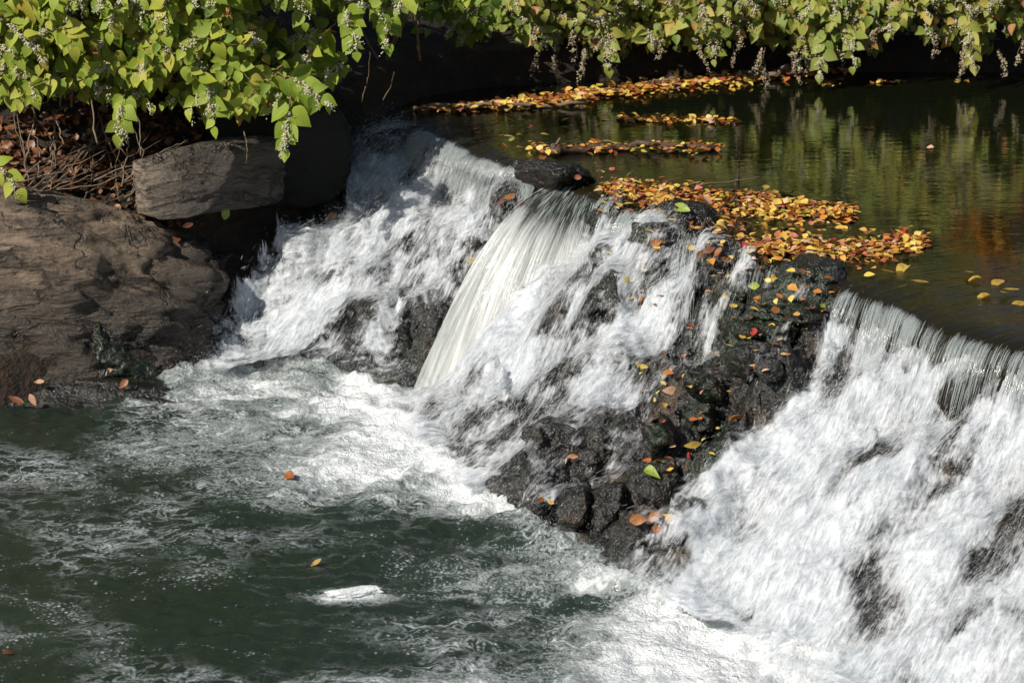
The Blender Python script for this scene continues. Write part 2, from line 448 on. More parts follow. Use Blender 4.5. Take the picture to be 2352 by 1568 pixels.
M_FOAM = mat_foam(); M_CLEAR = mat_clear(); M_CASC = mat_cascade(); M_CURT = mat_curtain(); M_POND = mat_pond(); M_POOL = mat_pool()
FALL = {
    'yellow': mat_fallen('yellow fallen leaf', (.40, .23, .03), (.56, .40, .09)),
    'orange': mat_fallen('orange fallen leaf', (.26, .08, .018), (.46, .19, .045)),
    'rust': mat_fallen('rust fallen leaf', (.16, .05, .022), (.36, .14, .055)),
    'red': mat_fallen('red fallen leaf', (.40, .02, .02), (.50, .07, .05)),
    'pale': mat_fallen('pale fallen leaf', (.58, .38, .22), (.62, .36, .26)),
    'green': mat_fallen('green fallen leaf', (.20, .30, .03), (.38, .42, .06)),
}
M_LITTER = mat_litter('drifted leaves', [(0, (.10, .035, .014)), (.22, (.34, .10, .025)), (.42, (.50, .19, .035)), (.56, (.58, .38, .07)), (.82, (.60, .45, .08)), (.93, (.56, .36, .25)), (1, (.42, .03, .03))])
M_BROWNLIT = mat_litter('brown dead leaves', [(0, (.05, .018, .008)), (.5, (.12, .045, .016)), (.85, (.22, .085, .03)), (1, (.30, .17, .08))])

# ------------------------------------------------------------------ the lie of the land
E = np.array([.505, -.863]); NRM = np.array([-.863, -.505])        # along the lip, and the way the water falls
LIP_PX = [(872, 292), (950, 287), (1005, 305), (1060, 328), (1105, 352), (1180, 374), (1250, 388), (1300, 418), (1368, 432), (1440, 468), (1530, 508), (1640, 534),
          (1700, 562), (1790, 598), (1880, 640), (1955, 655), (2060, 690), (2150, 735), (2250, 765), (2352, 790)]
lip = [at_z(*p)[:2] for p in LIP_PX]
_d = (lip[-1] - lip[-4]) / np.linalg.norm(lip[-1] - lip[-4]); _e1 = lip[-1] + .45 * (_d * .75 + E * .25); _e2 = _e1 + .5 * (_d * .4 + E * .6)
lip = [lip[0] - E * 4.0] + lip + [_e1, _e2, _e2 + E * 4.0]
BASE_PX = [(395, 868), (520, 852), (700, 852), (850, 880), (925, 960), (1040, 1080), (1170, 1165), (1300, 1262), (1420, 1342), (1520, 1376), (1625, 1400)]
base = [at_z(*p, POOL_Z)[:2] for p in BASE_PX]
base = [base[0] + np.array([-4.0, .3])] + base + [base[-1] + E * .8 - NRM * .03, base[-1] + E * 4.5 - NRM * .05]
BANK = [(-9, 12.6, -1.2)] + [(*at_z(0, 935, -1.2)[:2], -1.2), (*at_z(360, 880, -1.2)[:2], -1.2), (*at_z(470, 560, -.55)[:2], -.55), (*at_z(550, 440, -.3)[:2], -.3),
        (*at_z(700, 330, -.1)[:2], -.05), (*at_z(850, 272)[:2], 0), (*at_z(980, 222)[:2], 0), (*at_z(1120, 200)[:2], 0), (*at_z(1450, 184)[:2], 0),
        (*at_z(1700, 170)[:2], 0), (*at_z(2000, 166)[:2], 0), (*at_z(2400, 168)[:2], 0), (12, 17.6, 0)]
CELL = .0165
GX = np.arange(-4.2, 5.2, CELL); GY = np.arange(7.0, 17.6, CELL)
X, Y = np.meshgrid(GX, GY, indexing='ij')
dl, pl = polydist(X, Y, lip)            # + downstream
db, _ = polydist(X, Y, base)            # - upstream of the pool edge
n_lo = fbm(xyz(X * 1.7, Y * 1.7), 3, 3); n_mid = fbm(xyz(X * 6, Y * 6), 4, 11); n_hi = fbm(xyz(X * 22, Y * 22), 3, 19)
tt = np.clip(dl, 0, None) / np.maximum(np.clip(dl, 0, None) + np.clip(-db, 0, None), 1e-4)
steps = 3.6
q = tt * steps + .35 * n_lo + .12 * n_mid
ter = (np.floor(q) + sstep(.25, .95, q - np.floor(q)) - 0.0) / steps
g = np.clip(.55 * tt + .45 * ter, 0, 1.05)
g = np.clip(g + .14 * sstep(0, .09, tt) * (1 - tt), 0, 1.05)
wr = blur(sstep(15.6, 16.2, pl), 14)
g = g * (1 - wr) + wr * np.clip(.85 * np.clip(tt, 0, 1) ** .9 + .15 * ter + .12 * sstep(0, .07, tt) * (1 - tt), 0, 1.03)
# behind the free-falling curtain the rock stands well back
ci = [k for k, p in enumerate(LIP_PX) if p in ((1300, 418), (1368, 432))]
cwt = blur(sstep(7.2, 7.7, pl) * (1 - sstep(9.0, 9.5, pl)), 8)
g = g * (1 - cwt) + cwt * np.clip(g + .55 * sstep(.0, .22, tt), 0, 1.02)
land = np.where(dl <= 0, -.045 - .35 * sstep(0, 1.2, -dl), -.045 + (POOL_Z - .02 + .045) * g)
land = np.where(db > 0, np.minimum(land, POOL_Z - .05 - .5 * sstep(0, .8, db)), land)
wx, wy = X + .05 * n_mid, Y + .05 * fbm(xyz(X * 6, Y * 6), 3, 57)
mid = 1 - .6 * wr
land = land + sstep(0, .10, dl) * sstep(-.02, .25, -db) * (.025 * n_mid + .014 * n_hi + mid * (.17 * blur(blocks(wx, wy * 1.3, .30, 5), 1) + .085 * blur(blocks(wx, wy, .12, 9), 1)))
land = np.where(dl > .02, np.minimum(land, -.06), land)
# a rib of rock holds the right fall apart from the wet steps
rib = [np.array([1.60, 11.62]), np.array([1.12, 10.98]), np.array([.80, 10.58]), np.array([.66, 10.42])]
dr, pr = polydist(X, Y, rib)
land = land + .20 * np.exp(-(dr / .13) ** 2) * (.75 + .5 * n_mid) * sstep(0, .1, dl) * sstep(-.02, .2, -db)
land0 = land.copy()

def samp(G, x, y):
    fx = np.clip((np.asarray(x) - GX[0]) / CELL, 0, len(GX) - 1.001); fy = np.clip((np.asarray(y) - GY[0]) / CELL, 0, len(GY) - 1.001)
    i = fx.astype(int); j = fy.astype(int); a = fx - i; b = fy - j
    return G[i, j] * (1 - a) * (1 - b) + G[i + 1, j] * a * (1 - b) + G[i, j + 1] * (1 - a) * b + G[i + 1, j + 1] * a * b
def march(px, py, G):
    d = ray(px, py); ys = np.arange(7.2, 17.5, .008); s = ys / d[1]
    xs = d[0] * s; zs = CAMZ + d[2] * s
    h = samp(G, xs, ys); m = np.nonzero(zs < h)[0]
    k = m[0] if len(m) else len(ys) - 1
    return np.array([xs[k], ys[k], zs[k]])
def water_top(G):
    return np.maximum(G, np.where(dl <= 0, -.0, POOL_Z))

# ------------------------------------------------------------------ rocks
_ico = {}
def ico(n):
    if n not in _ico:
        bm = bmesh.new(); bmesh.ops.create_icosphere(bm, subdivisions=n, radius=1)
        V = np.array([v.co[:] for v in bm.verts]); F = np.array([[v.index for v in f.verts] for f in bm.faces]); bm.free()
        _ico[n] = (V, F)
    return _ico[n]
def rock_shape(radii, seed, n=5, p=3.2, cuts=7, rough=.10, strata=0.0, rot=0.0, tilt=(0, 0)):
    r = np.random.default_rng(seed); V, F = ico(n); V = V.copy()
    V = V / (np.sum(np.abs(V) ** p, axis=1, keepdims=True) ** (1 / p))
    for _ in range(cuts):
        nn = nrm(r.normal(size=3)); c = r.uniform(.62, .9)
        d = V @ nn - c; V = V - np.outer(np.clip(d, 0, None) * .92, nn)
    D = nrm(V)
    f = fbm(V * 1.6, 4, seed) * rough + fbm(V * 7, 3, seed + 5) * rough * .28
    if strata:
        s = V[:, 2] + .35 * V[:, 0] + .15 * fbm(V * 1.2, 2, seed + 9)
        f = f + strata * (((s * 2.3) % 1) ** .6 - .5) * .8 + strata * .45 * (((s * 5.9 + .3) % 1) ** .6 - .5)
    V = V + D * f[:, None]
    V = V * np.asarray(radii)
    R = Matrix.Rotation(rot, 3, 'Z') @ Matrix.Rotation(tilt[0], 3, 'X') @ Matrix.Rotation(tilt[1], 3, 'Y')
    return V @ np.array(R).T, F
def rock_bump(G, c, radii, rot, p=3.2):
    ca, sa = math.cos(-rot), math.sin(-rot)
    x = ((X - c[0]) * ca - (Y - c[1]) * sa) / (radii[0] * .92); y = ((X - c[0]) * sa + (Y - c[1]) * ca) / (radii[1] * .92)
    r = np.abs(x) ** p + np.abs(y) ** p
    top = c[2] + radii[2] * .9 * np.clip(1 - r, 0, 1) ** (1 / p)
    return np.where(r < 1, np.maximum(G, top), G)
ROCKS = [  # px, py, width px, height px, push out, label
    (1285, 412, 190, 88, .10, 'dark wet block of rock below the drifting log, left of the curtain fall'),
    (1165, 470, 95, 80, .08, 'leaf-strewn wet rock between the left cascade and the curtain fall'),
    (1415, 500, 70, 90, .04, 'narrow dark rock at the right shoulder of the curtain fall'),
    (1585, 505, 150, 75, .06, 'rounded dark rock under the leaf drift, left of a thin trickle'),
    (1500, 590, 140, 150, .02, 'tall black wet rock face below the rounded leaf-covered rock'),
    (1410, 690, 130, 140, .06, 'mossy dark rock with a veil of water right of the curtain fall'),
    (1625, 735, 95, 90, .05, 'small black rock between the two thin trickles'),
    (1720, 610, 90, 80, .02, 'dark stone step with yellow leaves at the head of the second trickle'),
    (1845, 655, 190, 110, .03, 'black undercut rock below the leaf drift near the right fall'),
    (1800, 715, 190, 90, .08, 'flat black rock with scattered leaves right of the second trickle'),
    (1745, 805, 160, 120, .08, 'black rock with one red leaf beside the right cascade'),
    (1430, 860, 190, 120, .05, 'broad grey wet rock in the middle of the rocky steps'),
    (1640, 935, 190, 150, .08, 'black glistening rock above the large orange leaf'),
    (1530, 1075, 150, 190, .08, 'upright dark rock with a green leaf stuck on its face'),
    (1290, 1040, 190, 150, .03, 'sloping grey rock under a thin veil of water'),
    (1250, 1140, 170, 110, .10, 'pointed dark rock at the edge of the pool'),
    (1390, 1170, 170, 130, .05, 'low wet rock behind the pointed rock at the pool edge'),
    (1465, 1275, 150, 130, .06, 'dark rock under a row of orange leaves'),
    (1562, 1295, 95, 100, .08, 'square dark stone at the foot of the right cascade'),
    (1620, 1190, 110, 110, .04, 'dark stone between orange leaves and the right cascade'),
    (1165, 1060, 90, 110, .02, 'dark rock half hidden at the foot of the curtain fall'),
    (855, 745, 120, 125, .10, 'dark pointed rock low in the left cascade'),
    (690, 605, 130, 110, .08, 'greenish dark rock high in the left cascade'),
    (770, 495, 45, 75, .08, 'thin dark rock with an orange leaf at the top left of the left cascade'),
    (815, 425, 70, 40, .06, 'small black rock in the shaded head of the left cascade'),
    (945, 480, 100, 60, .06, 'mossy rock near the top of the left cascade'),
    (485, 775, 95, 85, .03, 'low dark rock at the left edge of the left cascade'),
    (955, 640, 60, 60, .04, 'little green rock in the middle of the left cascade'),
    (930, 770, 60, 90, .03, 'slim dark rock beside the curtain fall'),
    (1090, 590, 45, 75, .05, 'dark rock with leaves tucked against the edge of the curtain fall'),
    (1235, 690, 80, 60, .14, 'small dark rock breaking through the curtain fall'),
    (1860, 1000, 80, 70, .03, 'dark rock at the left edge of the right cascade'),
    (2190, 1090, 70, 60, .03, 'dark rock showing in the middle of the right cascade'),
    (2000, 880, 90, 60, .03, 'rock just under the comb of falling water at the right'),
]
rock_objs = []
for k, (px, py, w, h, push, lab) in enumerate(ROCKS):
    P = march(px, py, water_top(land))
    ppm = FPX / (P[1] * cp + (CAMZ - P[2]) * sp)
    r = np.random.default_rng(100 + k)
    rad = np.array([w / ppm * .50, w / ppm * .44 * r.uniform(.8, 1.1), h / ppm * .52])
    c = P + np.array([-.35, -.3, .1]) * (push + .03) + np.array([.05, .25 * rad[1], 0])
    rot = r.uniform(-.5, .5) + .5
    V, F = rock_shape(rad, 200 + k, 5, r.uniform(3.5, 8), 14, .13, .12, rot, (r.uniform(-.3, .15), r.uniform(-.35, .35)))
    land = rock_bump(land, c, rad, rot)
    o = link('rock', mesh_data('rock', V, F, [M_ROCK]), None, c)
    tag(o, lab, 'rock', 'rocks in the waterfall')
rs = np.random.default_rng(66)
STEPS = [(1390, 470), (1560, 530), (1760, 600), (1930, 660), (1830, 790), (1740, 900), (1640, 1120), (1480, 1310), (1260, 1200), (1200, 1040), (1300, 880), (1340, 640)]
def in_poly(x, y, poly):
    c = False; j = len(poly) - 1
    for i in range(len(poly)):
        xi, yi = poly[i]; xj, yj = poly[j]
        if (yi > y) != (yj > y) and x < (xj - xi) * (y - yi) / (yj - yi) + xi: c = not c
        j = i
    return c
k = 0
while k < 34:
    px, py = rs.uniform(1200, 1930), rs.uniform(470, 1310)
    if not in_poly(px, py, STEPS): continue
    P = march(px, py, water_top(land)); w = rs.uniform(.06, .14)
    rad = np.array([w, w * rs.uniform(.6, 1), w * rs.uniform(.5, .9)]); c = P + np.array([-.02, .0, -.01])
    V, F = rock_shape(rad, 900 + k, 4, rs.uniform(4, 9), 12, .12, .12, rs.uniform(0, 3), (rs.uniform(-.4, .4), rs.uniform(-.4, .4)))
    land = rock_bump(land, c, rad, 0.0)
    tag(link('rock', mesh_data('rock', V, F, [M_ROCK]), None, c), 'small broken black stone among the wet steps between the curtain fall and the right cascade', 'rock', 'small stones among the wet steps'); k += 1
# the big boulder and the stones of the left bank
def boulder(name, c, radii, seed, mat, lab, n=6, p=3, cuts=5, rough=.07, strata=.04, rot=0, tilt=(0, 0), grp='rocks of the left bank', bump=True):
    global land
    V, F = rock_shape(radii, seed, n, p, cuts, rough, strata, rot, tilt)
    if bump: land = rock_bump(land, np.array(c), radii, rot, p)
    o = link(name, mesh_data(name, V, F, [mat]), None, c); tag(o, lab, 'rock', grp); return o
boulder('boulder', (-3.26, 14.30, -1.02), (1.52, .86, .84), 41, M_BOULDER, 'long layered brown boulder at the water edge, left of the waterfall', 7, 2.7, 0, .11, .055, .22, (-.30, .05))
boulder('rock', (-2.42, 14.0, -1.05), (.40, .36, .36), 52, M_ROCK, 'dark wet rock at the right foot of the big brown boulder', 6, 3.2, 6, .10, .08, .4)
boulder('rock', (-3.05, 13.66, -1.27), (1.30, .52, .20), 42, M_ROCK, 'low wet shelf of rock along the pool below the big boulder', 6, 2.6, 3, .08, .04, -.05, (0, .06))
boulder('rock', (-1.95, 14.62, -.12), (.50, .30, .21), 45, M_BLOCK, 'angular grey block with a pale lit face on top of the big boulder', 6, 9, 3, .05, .03, .85, (-.06, .05))
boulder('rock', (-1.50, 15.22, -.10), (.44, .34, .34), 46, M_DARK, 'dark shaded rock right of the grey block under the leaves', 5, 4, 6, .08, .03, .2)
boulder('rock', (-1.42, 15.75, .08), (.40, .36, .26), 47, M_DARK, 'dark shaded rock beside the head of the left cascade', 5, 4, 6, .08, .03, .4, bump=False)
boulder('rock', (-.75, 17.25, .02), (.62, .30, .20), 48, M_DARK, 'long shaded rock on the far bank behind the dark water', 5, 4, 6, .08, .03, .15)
boulder('rock', (.22, 17.5, .02), (.30, .2, .13), 49, M_BLOCK, 'pale stone in the shade of the far bank', 5, 4, 6, .08, .03, .1)
land = np.maximum(land, -3)

# rock ledge under the falling water
keep = (dl > -1.6) & (db < .6)
def grid_mesh(G, mask, step=1):
    ii = np.arange(0, len(GX), step); jj = np.arange(0, len(GY), step)
    m = mask[np.ix_(ii, jj)]; idx = -np.ones(m.shape, int)
    cell = m[:-1, :-1] & m[1:, :-1] & m[1:, 1:] & m[:-1, 1:]
    use = np.zeros(m.shape, bool); use[:-1, :-1] |= cell; use[1:, :-1] |= cell; use[1:, 1:] |= cell; use[:-1, 1:] |= cell
    idx[use] = np.arange(use.sum())
    a, b = np.nonzero(cell)
    F = np.stack([idx[a, b], idx[a + 1, b], idx[a + 1, b + 1], idx[a, b + 1]], -1)
    sel = np.ix_(ii, jj)
    return np.stack([X[sel][use], Y[sel][use], G[sel][use]], -1), F, (sel, use)
V, F, _ = grid_mesh(land0 - .012, keep)
tag(add('rock_ledge', V, F, [M_ROCK]), kind='structure')

# banks
bx = np.concatenate([np.arange(-14, -4, .25), np.arange(-4, 5, .06), np.arange(5, 14.1, .3)]); by = np.concatenate([np.arange(11.5, 13, .1), np.arange(13, 19, .06), np.arange(19, 34, .5)])
BX, BY = np.meshgrid(bx, by, indexing='ij')
dk, pk = polydist(BX, BY, [b[:2] for b in BANK]); dk = -dk
ze = np.interp(pk, np.arange(len(BANK)), [b[2] for b in BANK])
bn = fbm(xyz(BX * 1.3, BY * 1.3), 4, 61)
def bank_rise(d): return np.minimum(np.clip(d, 0, None) * 2.2, .22) + .42 * np.clip(d - .05, 0, None)
zb = np.where(dk > 0, ze + bank_rise(dk) + .10 * bn * sstep(0, .4, dk), ze - .06 + dk * 1.2)
zb = np.where((BX < -1.2) & (BY < 15.2), np.minimum(zb, -.25 + .05 * bn + .5 * np.clip(BY - 14.4, 0, None)), zb)
zb = np.minimum(zb, 7 + bn)
mb = dk > -.35
idx = -np.ones(mb.shape, int); idx[mb] = np.arange(mb.sum())
cell = mb[:-1, :-1] & mb[1:, :-1] & mb[1:, 1:] & mb[:-1, 1:]; a, b = np.nonzero(cell)
F = np.stack([idx[a, b], idx[a + 1, b], idx[a + 1, b + 1], idx[a, b + 1]], -1)
tag(add('riverbank', np.stack([BX[mb], BY[mb], zb[mb]], -1), F, [M_SOIL]), kind='structure')
def bank_z(x, y):
    i = int(np.argmin(np.abs(bx - x))); j = int(np.argmin(np.abs(by - y))); return float(zb[i, j])

# ------------------------------------------------------------------ upper pond
lipP = np.array(lip); seg = np.concatenate([[0], np.cumsum(np.linalg.norm(np.diff(lipP, axis=0), axis=1))])
S_TOT = seg[-1]
def lip_at(s):
    s = np.asarray(s); return np.stack([np.interp(s, seg, lipP[:, 0]), np.interp(s, seg, lipP[:, 1])], -1)
ss = np.arange(0, S_TOT, .03)
L0 = lip_at(ss); L0s = np.stack([np.convolve(np.pad(L0[:, k], 3, 'edge'), np.ones(7) / 7, 'valid') for k in (0, 1)], -1)
def s_of_px(x):
    xs = [p[0] for p in LIP_PX]; return float(np.interp(x, xs, seg[1:1 + len(xs)]))
OPEN = np.zeros(len(ss))      # where clear water bends over the lip
for a0, a1, wv in ((930, 1170, .35), (1385, 1440, .4), (1635, 1668, .5), (1950, 5000, 1)):
    s0 = s_of_px(a0); s1 = s_of_px(a1) if a1 < 2400 else S_TOT
    OPEN = np.maximum(OPEN, wv * sstep(s0 - .05, s0 + .05, ss) * (1 - sstep(s1 - .05, s1 + .05, ss)))
ups = np.concatenate([np.arange(0, .6, .025), np.arange(.6, 3, .1), np.arange(3, 9.1, .4)])
rows, upa, vv = [], [], []
for k, T in enumerate(np.arange(.26, .0, -.02)):      # over the edge, falling
    v0 = .75; T = T * np.clip(.80 + .45 * fbm(xyz(ss * 5, ss * 0), 2, 44), .45, 1.2)
    P = np.concatenate([L0s + NRM * (v0 * T * OPEN)[:, None], (-.035 - (.5 * 9.81 * T * T * .9 + .02) * OPEN - .03 * (1 - OPEN))[:, None]], 1)
    wob = .02 * vnoise(xyz(ss * 9, T * 3), 5) * T / .3
    P[:, :2] += NRM * wob[:, None]
    rows.append(P); upa.append(-.8 * T); vv.append(-T * 1.6)
for d in ups:
    z = -.035 * np.exp(-d / .10) * np.ones(len(ss)) - .006 * np.exp(-d / .5)
    z = z + .006 * np.exp(-d / .6) * vnoise(xyz(ss * 6, np.full_like(ss, d * 3)), 8)
    rows.append(np.concatenate([L0s - NRM * d, z[:, None]], 1)); upa.append(np.full(len(ss), d)); vv.append(np.full(len(ss), d))
V = np.concatenate(rows); F = grid_faces(len(rows), len(ss))
uv = np.stack([np.tile(ss, len(rows)), np.concatenate(vv)], -1)
tag(add('pond_water', V, F, [M_POND], uv=uv, attrs={'up': np.concatenate(upa)}), kind='structure')

# ------------------------------------------------------------------ lower pool
px_ = np.concatenate([np.arange(-14, -4.3, .4), np.arange(-4.3, 2.5, .021), np.arange(2.5, 8, .4)])
py_ = np.concatenate([np.arange(-2, 8.2, .4), np.arange(8.2, 14.9, .021)])
PX, PY = np.meshgrid(px_, py_, indexing='ij')
dbp, _ = polydist(PX, PY, base)
FO = np.zeros(PX.shape)
FOAM_AND_SHEEN = [(560, 905, 260, 45, .66), (830, 930, 300, 70, .74), (830, 1050, 380, 120, .68), (1090, 1120, 190, 70, .68), (600, 1010, 380, 90, .50), (1300, 1340, 200, 70, .38),
        (1440, 1460, 190, 80, .62), (1500, 1560, 260, 90, .85), (1650, 1490, 300, 120, 1.05), (2100, 1640, 600, 200, 1.1), (1560, 1400, 140, 50, .8), (1500, 1690, 330, 120, .6), (1050, 1580, 400, 60, .46), (1180, 1340, 300, 110, .33), (815, 1372, 120, 22, .72), (1000, 1450, 260, 60, .26)]  # wide lower-centre entry paints the grey reflection of the falls as foam
for cx, cy, rx, ry, w in FOAM_AND_SHEEN:
    c = at_z(cx, cy, POOL_Z); c1 = at_z(cx + rx, cy, POOL_Z); c2 = at_z(cx, cy - ry, POOL_Z); c3 = at_z(cx, cy + ry, POOL_Z)
    ax = abs(c1[0] - c[0]); ay = abs(c2[1] - c3[1]) / 2
    FO = np.maximum(FO, w * np.exp(-(((PX - c[0]) / ax) ** 2 + ((PY - c[1]) / ay) ** 2) ** 1.2))
FO = np.maximum(FO, .0 + .19 * fbm(np.stack([PX * .9 + .5 * PY, PY * .9, PX * 0], -1), 3, 207) - .10 * sstep(-1.6, -2.6, PX) * sstep(12.2, 12.8, PY))
FO = FO + .35 * np.exp(-np.abs(dbp) / .22) * sstep(-.9, -.3, PX + .0 * PY + 1.7)
turb = np.exp(-np.clip(dbp, 0, None) / .8)
hgt = (.004 + .035 * turb) * fbm(xyz(PX * 3.2, PY * 4.5), 4, 71) + (.004 + .02 * turb) * fbm(xyz(PX * 13, PY * 17), 3, 75) + .05 * np.exp(-np.abs(dbp) / .12)
fade = sstep(-5, -4, PX) * (1 - sstep(2, 3, PX)) * sstep(7, 9, PY)
PZ = POOL_Z + hgt * fade
F = grid_faces(*PX.shape)
tag(add('pool_water', np.stack([PX, PY, PZ], -1).reshape(-1, 3), F, [M_POOL], attrs={'foam': FO.ravel()}), kind='structure')

# ------------------------------------------------------------------ falling water: particles run over the real rock
landS = .8 * blur(land, 6) + .2 * land
gxR, gyR = np.gradient(landS, CELL)
STREAMS = [  # lip px from, to, share, speed, spread
    (905, 1010, .32, .75, .35, -.45), (1010, 1180, .30, .65, .34, .10), (1180, 1240, .05, .5, .25, .25), (1318, 1370, .07, 1.95, .14, .05), (1340, 1385, .12, 1.5, .45, .55), (1385, 1470, .07, .75, .30, .35), (1470, 1600, .09, .55, .50, .30), (1490, 1660, .09, .95, .50, .75), (1632, 1668, .02, .7, .14, .1), (1725, 1747, .013, 1.0, .12, .05),
    (1660, 1900, .022, .4, .3, .1), (1945, 2352, .34, .70, .12, .42), (2352, 9999, .58, .74, .07, .42)]
NP = 60000
def run(NP, seed):
    r = np.random.default_rng(seed); Sx, Sp, Sd, Sb, Sid = [], [], [], [], []
    for k, (a0, a1, w, v, sd, bi) in enumerate(STREAMS):
        n = int(NP * w); s0 = s_of_px(a0); s1 = s_of_px(a1) if a1 < 2400 else s_of_px(2352) + 3.3
        s = r.uniform(s0, s1, n * 4)
        wgt = .20 + np.clip(.45 + .8 * fbm(xyz(s * 6, s * 0 + k), 3, 91) + 1.0 * vnoise(xyz(s * 26, s * 0 + k), 92) + .4 * vnoise(xyz(s * 70, s * 0 + k), 93), 0, 1.3)
        s = s[r.uniform(0, 1.3, n * 4) < wgt][:n]
        Sx.append(s); Sp.append(np.full(len(s), v)); Sd.append(np.full(len(s), sd)); Sb.append(np.full(len(s), bi)); Sid.append(np.full(len(s), k))
    s = np.concatenate(Sx); v = np.concatenate(Sp); sd = np.concatenate(Sd); sid = np.concatenate(Sid); bi = np.concatenate(Sb); n = len(s)
    P = np.concatenate([lip_at(s), np.full((n, 1), -.03)], 1) + r.normal(size=(n, 3)) * .008
    sw = fbm(xyz(s * 3.1, s * 0), 2, 17)
    dirv = NRM[None] + E[None] * (bi + sw * sd * 1.4 + r.normal(size=n) * sd * .35)[:, None]
    V = np.concatenate([dirv * (v * r.uniform(.85, 1.15, n))[:, None], np.zeros((n, 1))], 1)
    dt = .009; T = 170
    POS = np.empty((T, n, 3), np.float32); HIT = np.zeros((T, n), np.int16); ALV = np.zeros((T, n), bool)
    hit = np.zeros(n, np.int16); alive = np.ones(n, bool)
    for k in range(T):
        V[:, 2] -= 9.81 * dt
        P = P + V * dt
        h = samp(landS, P[:, 0], P[:, 1]) + .012
        c = (P[:, 2] < h) & alive
        if c.any():
            ii = np.nonzero(c)[0]
            N = np.stack([-samp(gxR, P[ii, 0], P[ii, 1]), -samp(gyR, P[ii, 0], P[ii, 1]), np.ones(len(ii))], -1)
            N[:, :2] = np.clip(N[:, :2], -3, 3); N = nrm(N)
            vn = np.sum(V[ii] * N, 1)
            pen = h[ii] - P[ii, 2]
            P[ii] += N * np.clip(pen * N[:, 2], 0, .06)[:, None]
            P[ii, 2] = np.maximum(P[ii, 2], h[ii] - .05)
            sp_ = np.linalg.norm(V[ii], axis=1)
            V[ii] = (V[ii] - N * (np.minimum(vn, 0) * 1.12)[:, None]) * .968 + r.normal(size=(len(ii), 3)) * (.055 * sp_ + .03)[:, None] + np.concatenate([NRM[None] * .07 + E[None] * np.where(sid[ii] >= 10, .075, .01)[:, None], np.zeros((len(ii), 1))], 1)
            hit[ii] += 1
        alive &= P[:, 2] > POOL_Z - .01
        POS[k] = P; HIT[k] = hit; ALV[k] = alive
    return POS, HIT, ALV, sid, s
POS, HIT, ALV, SID, S0 = run(NP, 5)
T, n = ALV.shape
# thick white body
def density(sel_, nb):
    p = POS[sel_]
    ix = np.clip(((p[:, 0] - GX[0]) / CELL).round().astype(int), 0, len(GX) - 1); iy = np.clip(((p[:, 1] - GY[0]) / CELL).round().astype(int), 0, len(GY) - 1)
    H = np.zeros(X.shape); w = np.clip(np.linalg.norm(VEL[sel_], axis=1) / 2.0, .15, 1.2); np.add.at(H, (ix, iy), w)
    U = np.zeros(X.shape); np.add.at(U, (ix, iy), w * S0[np.nonzero(sel_)[1]])
    Z = np.zeros(X.shape); np.add.at(Z, (ix, iy), w * p[:, 2])
    return blur(H, nb), blur(Z, nb), blur(U, nb + 3) / np.maximum(blur(H, nb + 3), 1e-3)
VEL = np.gradient(POS, .009, axis=0)
slope = np.sqrt(1 + gxR ** 2 + gyR ** 2)
pre0 = ((SID < 2)[None] & (POS[..., 2] < -.06)) | ((SID >= 10)[None] & (POS[..., 2] < -.13))
Hd, Zd, UST = density(ALV & ((HIT > 0) | pre0), 3)
Zm = np.where(Hd > .05, Zd / np.maximum(Hd, .05), -9)
Hd = Hd / np.clip(slope, 1, 2.5)
ref = np.percentile(Hd[Hd > .5], 70)
dens = np.clip(Hd / ref * (1 - .12 * wr + .9 * sstep(.45, .9, tt) * wr), 0, 1.4)
dens = dens * np.clip(.84 + .75 * fbm(np.stack([X * 4.5, Y * 4.5, land * 3], -1), 3, 404) + .02 * wr, .12 + .12 * wr, 1.25)
dens = dens * np.where((Y > 13) & (X < -1), sstep(-.10, .12, X + 1.66 + .33 * (14.6 - Y) + .05 * n_mid), 1.0)
dens = dens * np.where(pl < 7.5, .35 + .65 * sstep(.05, .42, dl + .08 * n_mid), 1.0)
soft = blur(land, 2)
lump = fbm(np.stack([X * 11, Y * 11, land * 4], -1), 4, 33)
s1 = np.maximum(np.maximum(land, soft) + .012, np.minimum(Zm, land + .30)) + .012 * np.sqrt(dens) + .010 * np.clip(dens, 0, 1) * lump
msk = (dens > .025) & (dl > .015) & (db < .22) & (land < .0) & ~((X < -1.40) & (land > -.42 - .5 * (14.7 - Y)))
UFLOW = dl - .8 * land
def sheet(name, G, m, fl, du):
    V, F, (sel, use) = grid_mesh(G, m)
    return tag(add(name, V, F, [M_CASC], uv=np.stack([blur(UST, 6)[sel][use] * .6 + (X * E[0] + Y * E[1] - (.15 + .35 * wr) * dl)[sel][use] * .4 + du, UFLOW[sel][use] + du], -1), attrs={'flow': fl[sel][use]}), kind='structure')
sheet('white_water', s1, msk, dens, 0)
lump2 = fbm(np.stack([X * 9, Y * 9, land * 4], -1), 4, 133)
sheet('white_water', s1 + .018 + .014 * lump2, msk & (dens > .3), dens - .42 + .12 * lump2, 3.7)
sheet('white_water', s1 + .040 + .016 * lump, msk & (dens > .5), dens - .75 + .15 * lump, 8.1)

